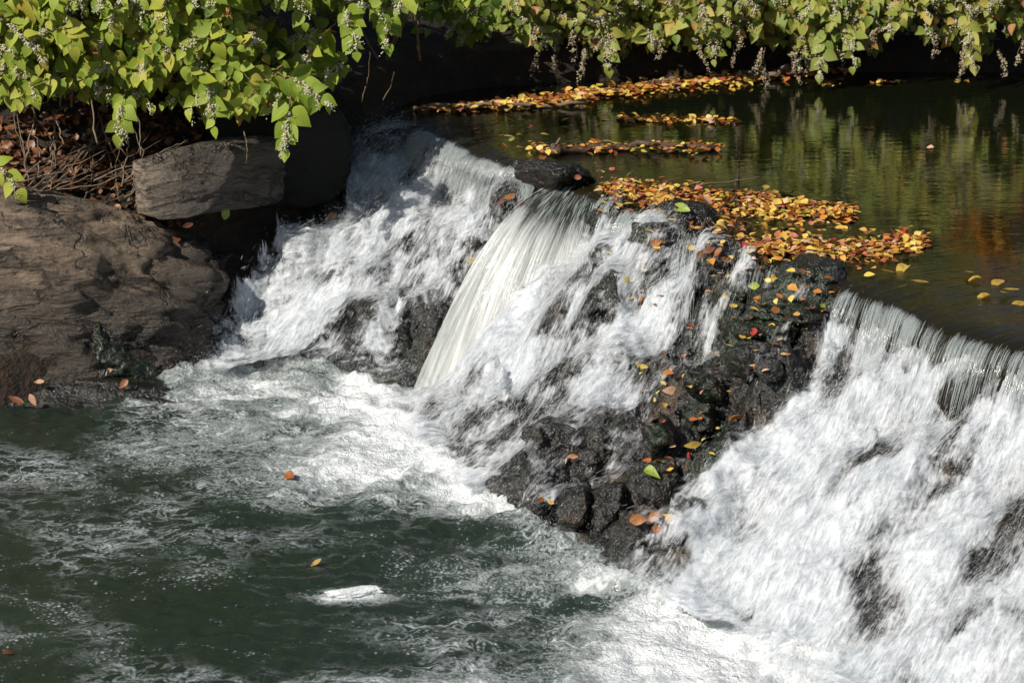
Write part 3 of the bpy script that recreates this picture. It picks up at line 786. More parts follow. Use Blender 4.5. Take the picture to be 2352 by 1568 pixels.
def strands(reps, seed, K=4, white=True):
    r = np.random.default_rng(seed); out, rad = [], []
    life = ALV.sum(0); ar = np.arange(n)
    for _ in range(reps):
        k0 = (r.uniform(size=n) * np.maximum(life - 3, 1)).astype(int)
        w = HIT[np.clip(k0, 0, T - 1), ar] > 0
        k1 = np.clip(k0 + 2, 0, T - 1)
        ok = (k0 + 2 < life) & (w == white)
        if not white: ok &= (SID != 3) & (SID != 4) & ((SID < 11) | (r.uniform(size=n) < .4))
        a_ = POS[k0, ar].astype(float)
        hh = a_[:, 2] - samp(land, a_[:, 0], a_[:, 1])
        dd = samp(dens, a_[:, 0], a_[:, 1])
        if white: ok &= r.uniform(size=n) < .12 + 1.3 * dd
        if white: ok &= (hh < .10) | (r.uniform(size=n) < .18)
        ii = np.nonzero(ok)[0]
        A_, B_ = a_[ii], POS[k1[ii], ii].astype(float)
        d_ = nrm(B_ - A_); ln = r.uniform(.012, .05, len(ii)) if white else r.uniform(.04, .11, len(ii))
        q = np.linspace(-.5, .5, K)[None, :, None]
        Q = A_[:, None] + d_[:, None] * q * ln[:, None, None]
        Q[..., 2] -= (q[..., 0] ** 2) * ln[:, None] * .15
        Q = Q + r.normal(size=(len(ii), 1, 3)) * (.014 if white else .003)
        if white: Q[..., 2] += (.012 + np.abs(r.normal(size=len(ii))) * .028)[:, None]
        prof = np.sin(np.linspace(.1, .95, K) * np.pi) ** .7
        rr = (r.uniform(.0005, .0018, len(ii)) * np.clip(.55 + .6 * dd[ii], .5, 1.1) if white else r.uniform(.0008, .0026, len(ii)))[:, None] * prof[None]
        out.append(Q); rad.append(rr)
    return tubes(np.concatenate(out), np.concatenate(rad), 3)
V, F = strands(1, 21)
tag(add('water_streaks', V, F, [M_FOAM]), kind='stuff')
def threads(reps, seed, K=8):
    """unbroken threads of clear water between the lip and the first rock"""
    r = np.random.default_rng(seed); out, rad = [], []; ar = np.arange(n)
    first = np.where(HIT.max(0) > 0, np.argmax(HIT > 0, 0), ALV.sum(0))
    for _ in range(reps):
        ok = (first > 10) & (SID != 3) & (SID != 4) & ((SID < 11) | (r.uniform(size=n) < .40)) & (r.uniform(size=n) < .24); ok &= ALV[30] & (POS[30, :, 0] > -1.15); ii = np.nonzero(ok)[0]
        ln = np.minimum(r.uniform(6, 22, len(ii)), first[ii] - 1); st = r.uniform(.12, 1, len(ii)) ** .9 * (first[ii] - 1 - ln) + .0
        kk = st[:, None] + np.linspace(0, 1, K)[None] * ln[:, None]
        k0 = np.floor(kk).astype(int); f = (kk - k0)[..., None]; k1 = np.minimum(k0 + 1, T - 1)
        Q = POS[k0, ii[:, None]] * (1 - f) + POS[k1, ii[:, None]] * f
        out.append(Q.astype(float) + r.normal(size=(len(ii), 1, 3)) * .003)
        rad.append((.0004 + .0028 * r.uniform(0, 1, len(ii)) ** 2.5)[:, None] * (np.sin(np.linspace(.08, .95, K) * np.pi) ** .6)[None])
    return tubes(np.concatenate(out), np.concatenate(rad), 3)
V, F = threads(1, 22)
tag(add('clear_water_streaks', V, F, [M_CLEAR]), kind='stuff')

# the smooth curtain: a free-falling sheet
nu, nt = 150, 90
u = np.linspace(0, 1, nu); tq = np.linspace(0, .492, nt)
A = at_z(1300, 420, -.05); B = at_z(1385, 440, -.05)
U, TQ = np.meshgrid(u, tq, indexing='ij')
st = A[None, None] * (1 - U[..., None]) + B[None, None] * U[..., None]
ang = -.12 + .85 * U + .03 * vnoise(xyz(U * 9, TQ * 0), 3)
dv = NRM[None, None] * np.cos(ang)[..., None] + E[None, None] * np.sin(ang)[..., None]
sp0 = 2.0 - .35 * U + .06 * vnoise(xyz(U * 14, TQ * 0), 4)
C = np.empty(U.shape + (3,))
C[..., :2] = st[..., :2] + dv * (sp0 * TQ)[..., None]
C[..., 2] = st[..., 2] - .5 * 9.81 * TQ ** 2 * (1 - .0 * U)
wv = (.006 + .03 * TQ / .47) * fbm(xyz(U * 16, TQ * 5), 3, 6) + .03 * np.sin(U * np.pi) * np.clip(1 - TQ / .2, 0, 1)
C[..., 2] += wv
fl = -.60 + 1.60 * sstep(.05, .27, TQ) - .25 * sstep(.55, 1, U) * sstep(.2, .4, TQ) + .25 * sstep(.12, 0, U)
fl = np.where(U < .04, fl - .4 * (1 - U / .04), fl)
cur = add('falling_curtain', C.reshape(-1, 3), grid_faces(nu, nt), [M_CURT], uv=np.stack([U * 1.0, TQ * 2], -1).reshape(-1, 2), attrs={'flow': fl.ravel()})
tag(cur, kind='structure')
# threads running down the curtain
r = np.random.default_rng(77); N = 800; K = 6
uu = r.uniform(.0, 1, N); t0 = r.uniform(.03, .42, N); ln = r.uniform(.02, .055, N)
tk = np.clip(t0[:, None] + np.linspace(0, 1, K)[None] * ln[:, None], 0, .492)
def curt(u, t):
    fi = np.clip(u * (nu - 1), 0, nu - 1.001); fj = np.clip(t / .492 * (nt - 1), 0, nt - 1.001); i = fi.astype(int); j = fj.astype(int); a = (fi - i)[..., None]; b = (fj - j)[..., None]
    return C[i, j] * (1 - a) * (1 - b) + C[i + 1, j] * a * (1 - b) + C[i, j + 1] * (1 - a) * b + C[i + 1, j + 1] * a * b
Q = curt(np.repeat(uu[:, None], K, 1), tk) + np.concatenate([np.zeros((N, 1, 2)), r.uniform(-.006, .014, (N, 1, 1))], 2)
rr = r.uniform(.0008, .0022, N)[:, None] * (np.sin(np.linspace(.1, .95, K) * np.pi) ** .7)[None]
V, F = tubes(Q, rr, 3)
tag(add('curtain_streaks', V, F, [M_FOAM]), kind='stuff')

V, F = ico(5); Pf = V.copy()
Pf = Pf * np.array([.10, .036, .022]) * (1 + .30 * fbm(V * 1.6, 4, 9))[:, None] + np.array([.05, .06, 0]) * np.sin(V[:, :1] * 2.5) * .5
fc = at_z(815, 1360, POOL_Z + .012)
tag(add('foam_clump', Pf + fc, F, [M_FOAMC], origin=fc), 'thick white clump of foam drifting on the dark green pool', 'foam')
# drops thrown up where water lands
OCT_V = np.array([[1, 0, 0], [-1, 0, 0], [0, 1, 0], [0, -1, 0], [0, 0, 1], [0, 0, -1]], float)
OCT_F = np.array([[0, 2, 4], [2, 1, 4], [1, 3, 4], [3, 0, 4], [2, 0, 5], [1, 2, 5], [3, 1, 5], [0, 3, 5]])
def octs(P, R):
    N = len(P); V = (P[:, None] + OCT_V[None] * np.asarray(R).reshape(N, 1, -1)).reshape(-1, 3)
    F = (OCT_F[None] + (np.arange(N) * 6)[:, None, None]).reshape(-1, 3); return V, F
r = np.random.default_rng(88)
fh = np.argmax(HIT > 0, 0); ok = np.nonzero((HIT.max(0) > 0))[0]
pick = r.choice(ok, 7000); kk = np.clip(fh[pick] + r.integers(0, 45, len(pick)), 0, T - 1)
m = ALV[kk, pick]; D = POS[kk[m], pick[m]].astype(float)
D = D + np.abs(r.normal(size=D.shape)) * np.array([0, 0, .07]) + r.normal(size=D.shape) * .035
bs = np.array(base); bseg = np.concatenate([[0], np.cumsum(np.linalg.norm(np.diff(bs, axis=0), axis=1))])
sb = r.uniform(bseg[1], bseg[-2], 5000)
Bp = np.stack([np.interp(sb, bseg, bs[:, 0]), np.interp(sb, bseg, bs[:, 1])], -1) + NRM[None] * np.abs(r.normal(size=5000))[:, None] * .10
D2 = np.concatenate([Bp, (POOL_Z + .02 + np.abs(r.normal(size=5000)) * .05)[:, None]], 1)
pk2 = r.choice(ok, 60000); k2 = np.clip(fh[pk2] + r.integers(0, 70, len(pk2)), 0, T - 1); m2 = ALV[k2, pk2]
D3 = POS[k2[m2], pk2[m2]].astype(float); D3 += r.normal(size=D3.shape) * .03; D3[:, 2] += np.abs(r.normal(size=len(D3))) * .06
s4 = r.uniform(bseg[1], bseg[-2], 16000); D4 = np.stack([np.interp(s4, bseg, bs[:, 0]), np.interp(s4, bseg, bs[:, 1]), s4 * 0 + POOL_Z], -1)
D4[:, :2] += NRM[None] * (r.normal(size=16000) * .16 - .02)[:, None]; D4[:, 2] += np.abs(r.normal(size=16000)) * .11
D = np.concatenate([D[::2], D2[::3], D3, D4]); RR = np.concatenate([r.uniform(.0012, .0032, len(D) - len(D3) - len(D4)), r.uniform(.0006, .0014, len(D3) + len(D4))])
V, F = octs(D, RR[:, None] * np.array([[1, 1, 1.6]]))
tag(add('spray', V, F, [M_FOAM]), kind='stuff')

# ------------------------------------------------------------------ leaves
def leaf_template(kind):
    if kind == 'heart': ys = [0, .04, .16, .34, .54, .74, .90, 1]; ws = [0, .20, .42, .455, .37, .22, .08, 0]
    elif kind == 'ovate': ys = [0, .06, .2, .4, .6, .8, .93, 1]; ws = [0, .12, .27, .34, .29, .16, .06, 0]
    else: ys = [0, .08, .25, .45, .65, .83, .95, 1]; ws = [0, .08, .16, .2, .17, .10, .04, 0]
    V, uv = [], []
    for y, w in zip(ys, ws):
        if w == 0: V.append((0, y, 0)); uv.append((0, y))
        else:
            for f in (-1, 0, 1): V.append((f * w, y - (.05 if f and y < .1 and kind == 'heart' else 0), 0)); uv.append((f * .5, y))
    nr = len(ys) - 2; F4, F3 = [], [(0, 2, 1), (0, 3, 2)]
    for k in range(nr - 1):
        a = 1 + 3 * k
        F4 += [(a, a + 1, a + 4, a + 3), (a + 1, a + 2, a + 5, a + 4)]
    a = 1 + 3 * (nr - 1); tip = len(V) - 1
    F3 += [(a, a + 1, tip), (a + 1, a + 2, tip)]
    return np.array(V, float), np.array(F4), np.array(F3), np.array(uv, float)
LEAF = {k: leaf_template(k) for k in ('heart', 'ovate', 'lance')}
def leaves_geo(P, A, N, L, W, fold, curl, kind='heart'):
    """P base, A axis, N face normal (n,3); length, width, fold, curl (n,)"""
    tv, f4, f3, uv = LEAF[kind]; n = len(P)
    A = nrm(A); S = nrm(np.cross(A, N)); N = np.cross(S, A)
    x = tv[None, :, 0] * W[:, None]; y = tv[None, :, 1] * L[:, None]
    z = np.abs(tv[None, :, 0]) * (fold * W)[:, None] - (tv[None, :, 1] ** 2) * (curl * L)[:, None]
    V = P[:, None] + x[..., None] * S[:, None] + y[..., None] * A[:, None] + z[..., None] * N[:, None]
    off = (np.arange(n) * len(tv))[:, None, None]
    return V.reshape(-1, 3), [(f4[None] + off).reshape(-1, 4), (f3[None] + off).reshape(-1, 3)], np.tile(uv, (n, 1))

UP = np.array([0, 0, 1.0])
def spray_geo(r, base_p, tip_p, nl, lsize, droop, tone, face, tjit=.16):
    """an arching knotweed branch from base_p to tip_p: stem, two-ranked leaves, blossom"""
    ctrl = base_p * .45 + tip_p * .55 + UP * droop
    k = np.linspace(0, 1, 10)[:, None]
    C = (1 - k) ** 2 * base_p + 2 * k * (1 - k) * ctrl + k ** 2 * tip_p
    zz = nrm(r.normal(size=3)) * .012
    C = C + np.where((np.arange(10) % 2)[:, None] > 0, zz, -zz)
    stem = (C[None], np.linspace(.0055, .0018, 10)[None])
    ts = np.linspace(.18, 1.0, nl) + r.normal(size=nl) * .012
    ts = np.clip(ts, 0, 1)
    Pn = np.stack([np.interp(ts, k[:, 0], C[:, j]) for j in range(3)], -1)
    Tn = nrm((tip_p - ctrl) * ts[:, None] + (ctrl - base_p) * (1 - ts)[:, None])
    side = np.where(np.arange(nl) % 2 == 0, 1.0, -1.0)
    F = nrm(np.tile(face, (nl, 1)) + r.normal(size=(nl, 3)) * .22)
    S = nrm(np.cross(Tn, F))
    A = S * (side * r.uniform(.55, 1.0, nl))[:, None] + Tn * r.uniform(.35, .75, nl)[:, None] - UP * r.uniform(-.05, .5, nl)[:, None]
    A[-1] = Tn[-1] - UP * .4
    N = nrm(F + r.normal(size=(nl, 3)) * .28 + UP * .15)
    L = lsize * np.interp(ts, [0, .5, 1], [1.1, 1.0, .68]) * r.uniform(.62, 1.22, nl)
    W = L * r.uniform(.80, 1.02, nl)
    Pl = Pn + nrm(A) * .014
    tn = np.clip(tone + r.normal(size=nl) * tjit, 0, 1)
    return stem, (Pl, A, N, L, W, r.uniform(.05, .55, nl), r.uniform(-.15, .45, nl), tn), (Pn, Tn, F)
def blossom_geo(r, Pn, Tn, F, size, brown):
    P, R, t = [], [], []
    for p, tt_, f in zip(Pn, Tn, F):
        if r.uniform() < .25: continue
        for _ in range(r.integers(1, 3)):
            ax = nrm(f * r.uniform(.2, .8) + tt_ * r.uniform(-.1, .8) + r.normal(size=3) * .45 - UP * .1)
            ln = size * r.uniform(.5, 1.1); m = int(8 + 14 * ln / .08)
            q = np.linspace(.1, 1, m)[:, None]
            pts = p + f * .012 + ax * q * ln - UP * (q ** 2) * ln * .45 + r.normal(size=(m, 3)) * .007
            P.append(pts); R.append(r.uniform(.0045, .0085, m) * (1.15 - .5 * q[:, 0])); t.append(np.clip(brown + r.normal(size=m) * .12, 0, 1))
    if not P: return None
    P = np.concatenate(P); V, F8 = octs(P, np.concatenate(R)[:, None] * np.ones(3))
    return V, F8, np.repeat(np.concatenate(t), 6)
CAMDIR = nrm(np.array([-.05, -1.0, .35]))
def add_spray(root, r, base_p, tip_p, nl, lsize, droop, tone, face, mat, bloom=.6, brown=.2, part='leafy_branch', kind='heart', tjit=.16):
    stem, lv, (Pn, Tn, F) = spray_geo(r, base_p, tip_p, nl, lsize, droop, tone, face, tjit)
    V, Fq, uv = leaves_geo(*lv[:7], kind=kind)
    sv, sf = tubes(stem[0], stem[1], 4)
    nlv = len(V); tn = np.repeat(lv[7], len(LEAF[kind][0]))
    VV = np.concatenate([V, sv]); FF = [Fq[0], Fq[1], sf + nlv]
    fm = np.concatenate([np.zeros(len(Fq[0]) + len(Fq[1]), int), np.ones(len(sf), int)])
    o = add(part, VV, FF, [mat, M_STEM], root, attrs={'tone': np.concatenate([tn, np.full(len(sv), .5)])}, uv=np.concatenate([uv, np.full((len(sv), 2), .3)]), fmat=fm)
    if r.uniform() < bloom:
        bg_ = blossom_geo(r, Pn[2:], Tn[2:], F[2:], .075, brown)
        if bg_ is not None:
            add('blossom', bg_[0], bg_[1], [M_FLOWER], o, attrs={'tone': bg_[2]}, smooth=True)
    return o
def canes(root, r, n, spread, h, lean):
    P = []
    b = np.array(root.location)
    for _ in range(n):
        s = b + np.array([r.uniform(-spread, spread), r.uniform(-.15, .15), -.05])
        e = s + np.array([r.uniform(-.3, .3), r.uniform(-.2, .2), h * r.uniform(.7, 1.1)]) + lean
        k = np.linspace(0, 1, 8)[:, None]; P.append(s * (1 - k) + e * k + np.sin(k * 3.1) * np.array([r.uniform(-.1, .1), 0, 0]))
    V, F = tubes(np.array(P), np.tile(np.linspace(.011, .005, 8), (n, 1)), 5)
    add('cane', V, F, [M_STEM], root)
def in_poly(x, y, poly):
    c = False; j = len(poly) - 1
    for i in range(len(poly)):
        xi, yi = poly[i]; xj, yj = poly[j]
        if (yi > y) != (yj > y) and x < (xj - xi) * (y - yi) / (yj - yi) + xi: c = not c
        j = i
    return c
def shrub(loc, label, group, seed, polys, mat, depth, n, lsize, tone, bloom, brown, above=0, face=CAMDIR, tjit=.16, named=(), under=None):
    """sprays whose hanging tips fill the parts of the crown POLYS outline (photo px at the crown's distance), ABOVE more over the frame"""
    r = np.random.default_rng(seed)
    root = empty('knotweed_shrub', loc); tag(root, label, 'shrub', group); SHR.append(root.name)
    xs = [p[0] for p in polys]; ys = [p[1] for p in polys]
    for (tx, ty, bx_, by_, d, tn, nl) in named:
        tip = at_y(tx, ty, d); bse = at_y(bx_, by_, d + .12)
        add_spray(root, r, bse, tip, nl, lsize, .05, tn, nrm(CAMDIR + np.array([-.15, 0, .1])), mat, 1.0, brown, tjit=.07)
    k = 0; tries = 0
    while k < n and tries < 9000:
        tries += 1
        x = r.uniform(min(xs), max(xs)); y = r.uniform(min(ys), max(ys))
        if not in_poly(x, y, polys): continue
        d = r.uniform(*depth); tip = at_y(x, y, d)
        bse = tip + np.array([r.uniform(-.55, .35), r.uniform(.10, .38), r.uniform(.02, .30)])
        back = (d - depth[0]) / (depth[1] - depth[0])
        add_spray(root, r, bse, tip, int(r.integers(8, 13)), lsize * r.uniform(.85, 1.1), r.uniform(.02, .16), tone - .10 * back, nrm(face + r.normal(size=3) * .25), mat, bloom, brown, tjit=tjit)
        k += 1
    if above:
        Vs, Fs, tn, uvs, off = [], [], [], [], 0
        x0, x1, z0, z1, y0, y1 = under
        N = above
        P = np.stack([r.uniform(x0, x1, N), r.uniform(y0, y1, N), z0 + (z1 - z0) * r.uniform(0, 1, N)], -1)
        if lsize > .1 and x0 > -.2 and z1 > 2.5:
            P = P[vnoise(P * 3.0, seed) + .5 * vnoise(P * 8.0, seed + 1) > -.12]; N = len(P)
        A = r.normal(size=(N, 3)) * .6 - UP * .7; Nn = nrm(face + r.normal(size=(N, 3)) * .5)
        L = lsize * r.uniform(.7, 1.2, N)
        V, Fq, uv = leaves_geo(P, A, Nn, L, L * .85, r.uniform(.1, .4, N), r.uniform(0, .3, N))
        t_ = np.clip(tone + .22 * vnoise(P * 2.2, seed + 7) + r.normal(size=N) * tjit * .8, 0, 1)
        add('offscreen_foliage', V, Fq, [mat], root, attrs={'tone': np.repeat(t_, len(LEAF['heart'][0]))}, uv=uv)
    canes(root, r, 7, .5, 1.2, np.array([.1, -.2, 0]))
    return root
SHR = []
GL = 'leafy shrubs on the left bank'; GR = 'leafy shrubs on the far bank'
shrub((-3.0, 15.3, bank_z(-3.0, 15.3)), 'bright green broad-leaved shrub at the far left above the brown leaf litter', GL, 1,
      [(-40, -30), (330, -30), (360, 150), (300, 235), (230, 220), (120, 225), (60, 245), (-40, 250)], M_LEAF, (14.2, 14.85), 125, .118, .58, .42, .12, 700, under=(-4.6, -2.3, .9, 2.4, 14.4, 15.6),
      named=((270, 305, 290, 205, 14.15, .48, 9), (40, 430, -40, 360, 14.0, .62, 6)))
shrub((-2.0, 15.4, bank_z(-2.0, 15.4)), 'bright green broad-leaved shrub overhanging the grey block and the head of the cascade', GL, 2,
      [(320, -30), (520, -30), (520, 40), (640, 120), (740, 195), (735, 245), (660, 270), (600, 240), (540, 270), (480, 270), (400, 240), (300, 240)], M_LEAF, (14.2, 14.85), 130, .118, .54, .42, .12, 350, under=(-2.6, -1.4, 1.0, 1.5, 14.5, 15.4),
      named=((655, 335, 668, 225, 14.15, .44, 10), (495, 285, 470, 150, 14.2, .44, 10), (745, 235, 640, 170, 14.2, .40, 9)))
shrub((-1.1, 16.4, bank_z(-1.1, 16.4)), 'green shrub with white blossom hanging from the top edge left of the dark gap', GL, 3,
      [(480, -40), (960, -40), (940, 10), (880, 40), (840, 40), (760, 5), (600, 5), (520, 5)], M_LEAF, (14.4, 15.0), 30, .115, .42, .85, .1, 250, under=(-2.0, -.2, 1.0, 1.3, 14.5, 14.9),
      named=((815, 115, 785, -10, 14.5, .40, 10), (558, 80, 545, -40, 14.5, .40, 9), (470, 100, 500, 0, 14.5, .40, 8), (890, 95, 880, -5, 14.6, .38, 8), (700, 45, 690, -50, 14.5, .38, 6)))
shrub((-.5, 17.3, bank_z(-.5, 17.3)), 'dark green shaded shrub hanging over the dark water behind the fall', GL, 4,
      [(850, 20), (1120, -20), (1200, 60), (1060, 110), (960, 150), (900, 100), (560, 260), (620, 120)], M_LEAF, (16.2, 17.2), 22, .12, .28, .1, .3, 1500, under=(-2.5, -1.25, .95, 1.7, 15.5, 16.5))  # its upper leaves are an added clump out of view, shading the dark gap
RB = [[(1180, -30), (1480, -30), (1480, 100), (1400, 150), (1330, 115), (1250, 115), (1200, 85)],
      [(1450, -30), (1800, -30), (1780, 95), (1720, 90), (1650, 120), (1590, 100), (1480, 110)],
      [(1780, -30), (2080, -30), (2060, 100), (1980, 125), (1900, 135), (1840, 140), (1800, 90)],
      [(2060, -30), (2400, -30), (2400, 70), (2280, 85), (2230, 130), (2150, 80), (2060, 95)]]
RL = ['yellow-green shrub over the left end of the drifted leaves on the far bank', 'yellow-green shrub with dry brown tassels above the bare grey branch',
      'pale-flowered shrub with whitish drooping leaves over the far bank', 'yellow-green shrub with dry seed heads at the far right over the pond']
RX = [(.15, 1.2), (1.0, 2.15), (1.95, 2.95), (2.75, 4.3)]
for k in range(4):
    nm = [((1400, 155, 1400, 40, 17.0, .50, 8),), ((1640, 130, 1620, 20, 17.0, .55, 9),), ((1885, 165, 1900, 60, 16.9, .45, 7), (1960, 150, 1960, 50, 16.9, .45, 7)), ((2235, 145, 2220, 20, 16.9, .62, 10),)][k]
    x0, x1 = RX[k]
    shrub(((x0 + x1) / 2, 18.2, bank_z((x0 + x1) / 2, 18.2)), RL[k], GR, 20 + k, RB[k], M_LEAF2, (16.95, 17.6), 85, .105, (.50, .60, .55, .62)[k], .45, (.15, .35, .2, .3)[k], 2300,
          under=(x0 - .2, x1 + .2, .58, 3.1, 17.15, 17.6), named=nm, tjit=.2)
    rr_ = np.random.default_rng(700 + k); root = bpy.context.scene.objects['knotweed_shrub' if k < 0 else SHR[-1]]
    for q in range(5):
        bx0 = rr_.uniform(RB[k][0][0] + 30, RB[k][1][0] - 30); p0 = at_y(bx0, rr_.uniform(70, 120), rr_.uniform(16.85, 17.1)); L_ = rr_.uniform(.10, .22)
        ax = nrm(np.array([rr_.normal() * .35, -.1, -1])); st_ = p0 + ax * (np.linspace(0, 1, 7) * L_)[:, None] + np.concatenate([np.zeros((1, 3)), rr_.normal(size=(6, 3)) * .006])
        bl = blossom_geo(rr_, st_, np.tile(ax, (7, 1)), np.tile(nrm(rr_.normal(size=3)), (7, 1)), .05, .64)
        sv, sf = tubes(st_[None], np.full((1, 7), .0022), 3)
        if bl is not None: add('dry_tassel', np.concatenate([bl[0], sv]), [bl[1], sf + len(bl[0])], [M_FLOWER], root, attrs={'tone': np.concatenate([bl[2], np.full(len(sv), .95)])})
# an orange bush higher on the bank, seen only mirrored in the pond
root = empty('orange_shrub', (3.45, 18.3, bank_z(3.3, 18.3))); tag(root, 'orange autumn shrub above the right end of the far bank, mirrored in the pond', 'shrub')
r = np.random.default_rng(55); N = 150
P = np.stack([3.45 + r.normal(size=N) * .11, 17.2 + r.uniform(-.05, .4, N), 1.3 + r.normal(size=N) * .14], -1)
L = .12 * r.uniform(.7, 1.2, N); V, Fq, uv = leaves_geo(P, r.normal(size=(N, 3)) * .5 - UP, nrm(CAMDIR + r.normal(size=(N, 3)) * .4), L, L * .8, r.uniform(.1, .4, N), r.uniform(0, .3, N))
add('foliage', V, Fq, [M_ORANGE], root, attrs={'tone': np.repeat(r.uniform(0, 1, N), len(LEAF['heart'][0]))}, uv=uv); canes(root, r, 5, .2, 1.3, np.array([0, -.7, 0]))

# ------------------------------------------------------------------ fallen leaves
TOP = water_top(land)
gxT, gyT = np.gradient(TOP, CELL)
lm = {}
for col, m in FALL.items():
    for kd in ('ovate', 'lance'):
        for v in range(3):
            rr_ = np.random.default_rng(hash((col == 'red', kd, v)) % 1000 + v)
            V, Fq, uv = leaves_geo(np.array([[0, -.5, 0]]), np.array([[0, 1., 0]]), np.array([[0, 0, 1.]]), np.array([1.0]), np.array([.92 if kd == 'ovate' else 1.05]), np.array([(.1, .35, .6)[v]]), np.array([(.25, -.25, .5)[v]]), kd)
            lm[col, kd, v] = mesh_data('fallen_leaf', V, Fq, [m])
COLS = ['yellow', 'orange', 'rust', 'red', 'pale', 'green']
def drop_leaf(P, N, yaw, L, col, label, group, r, flat=.12):
    kd = 'ovate' if r.uniform() < .62 else 'lance'
    o = link('fallen_leaf', lm[col, kd, int(r.integers(0, 3))], None, P + N * .007)
    N = nrm(N + r.normal(size=3) * flat); t = nrm(np.array([math.cos(yaw), math.sin(yaw), 0])); yv = nrm(t - N * (t @ N)); xv = np.cross(yv, N)
    o.rotation_euler = Matrix(np.stack([xv, yv, N], 1).tolist()).to_euler(); o.scale = (L, L, L)
    tag(o, label, 'leaf', group); return o
def surf_n(P):
    return nrm(np.array([-np.clip(samp(gxT, P[0], P[1]), -2, 2), -np.clip(samp(gyT, P[0], P[1]), -2, 2), 1.0]))
NAMES = {'yellow': 'yellow', 'orange': 'orange', 'rust': 'rust brown', 'red': 'red', 'pale': 'pale pinkish', 'green': 'green'}
def drift(polys, n, lo, hi, wts, where, group, seed, yaw=None, zoff=0):
    r = np.random.default_rng(seed); xs = [p[0] for p in polys]; ys = [p[1] for p in polys]; k = 0
    while k < n:
        x, y = r.uniform(min(xs), max(xs)), r.uniform(min(ys), max(ys))
        if not in_poly(x, y, polys): continue
        x += r.normal() * 14; y += r.normal() * 4
        P = at_z(x, y, 0.004 + zoff + .012 * r.uniform()); c = COLS[int(r.choice(6, p=wts))]
        yw = r.uniform(0, 6.28) if yaw is None else yaw + r.normal() * .45
        drop_leaf(P, np.array([0, 0, 1.]), yw, r.uniform(lo, hi), c, f'{NAMES[c]} fallen leaf {where}', group, r, .07); k += 1
W1 = [.33, .22, .26, .05, .09, .05]
drift([(1372, 418), (1500, 405), (1640, 420), (1850, 448), (1972, 487), (1850, 512), (1720, 532), (1640, 522), (1540, 503), (1430, 466)], 120, .035, .07, W1, 'packed in the drift on the ledge right of the curtain fall', 'leaves drifted on the ledge', 301)
drift([(1690, 560), (1880, 545), (2090, 524), (2138, 548), (2080, 582), (2000, 606), (1900, 602), (1790, 585)], 75, .035, .068, W1, 'packed in the drift beside the right fall', 'leaves drifted beside the right fall', 302)
drift([(1990, 280), (1000, 268), (1130, 340), (1230, 345), (1380, 300), (1420, 262)], 26, .05, .085, [.5, .25, .12, .03, .05, .05], 'floating above the lip of the left cascade', 'leaves floating towards the left cascade', 303, .1)
drift([(1215, 345), (1300, 333), (1660, 328), (1668, 345), (1420, 350), (1230, 362)], 34, .05, .085, W1, 'caught along the drifting log', 'leaves along the drifting log', 304)
drift([(1960, 612), (2352, 640), (2352, 715), (2060, 668)], 10, .07, .12, [.8, .05, .1, 0, 0, .05], 'sliding under the water towards the right fall', 'leaves sliding over the right fall', 305, -2.4, -.008)
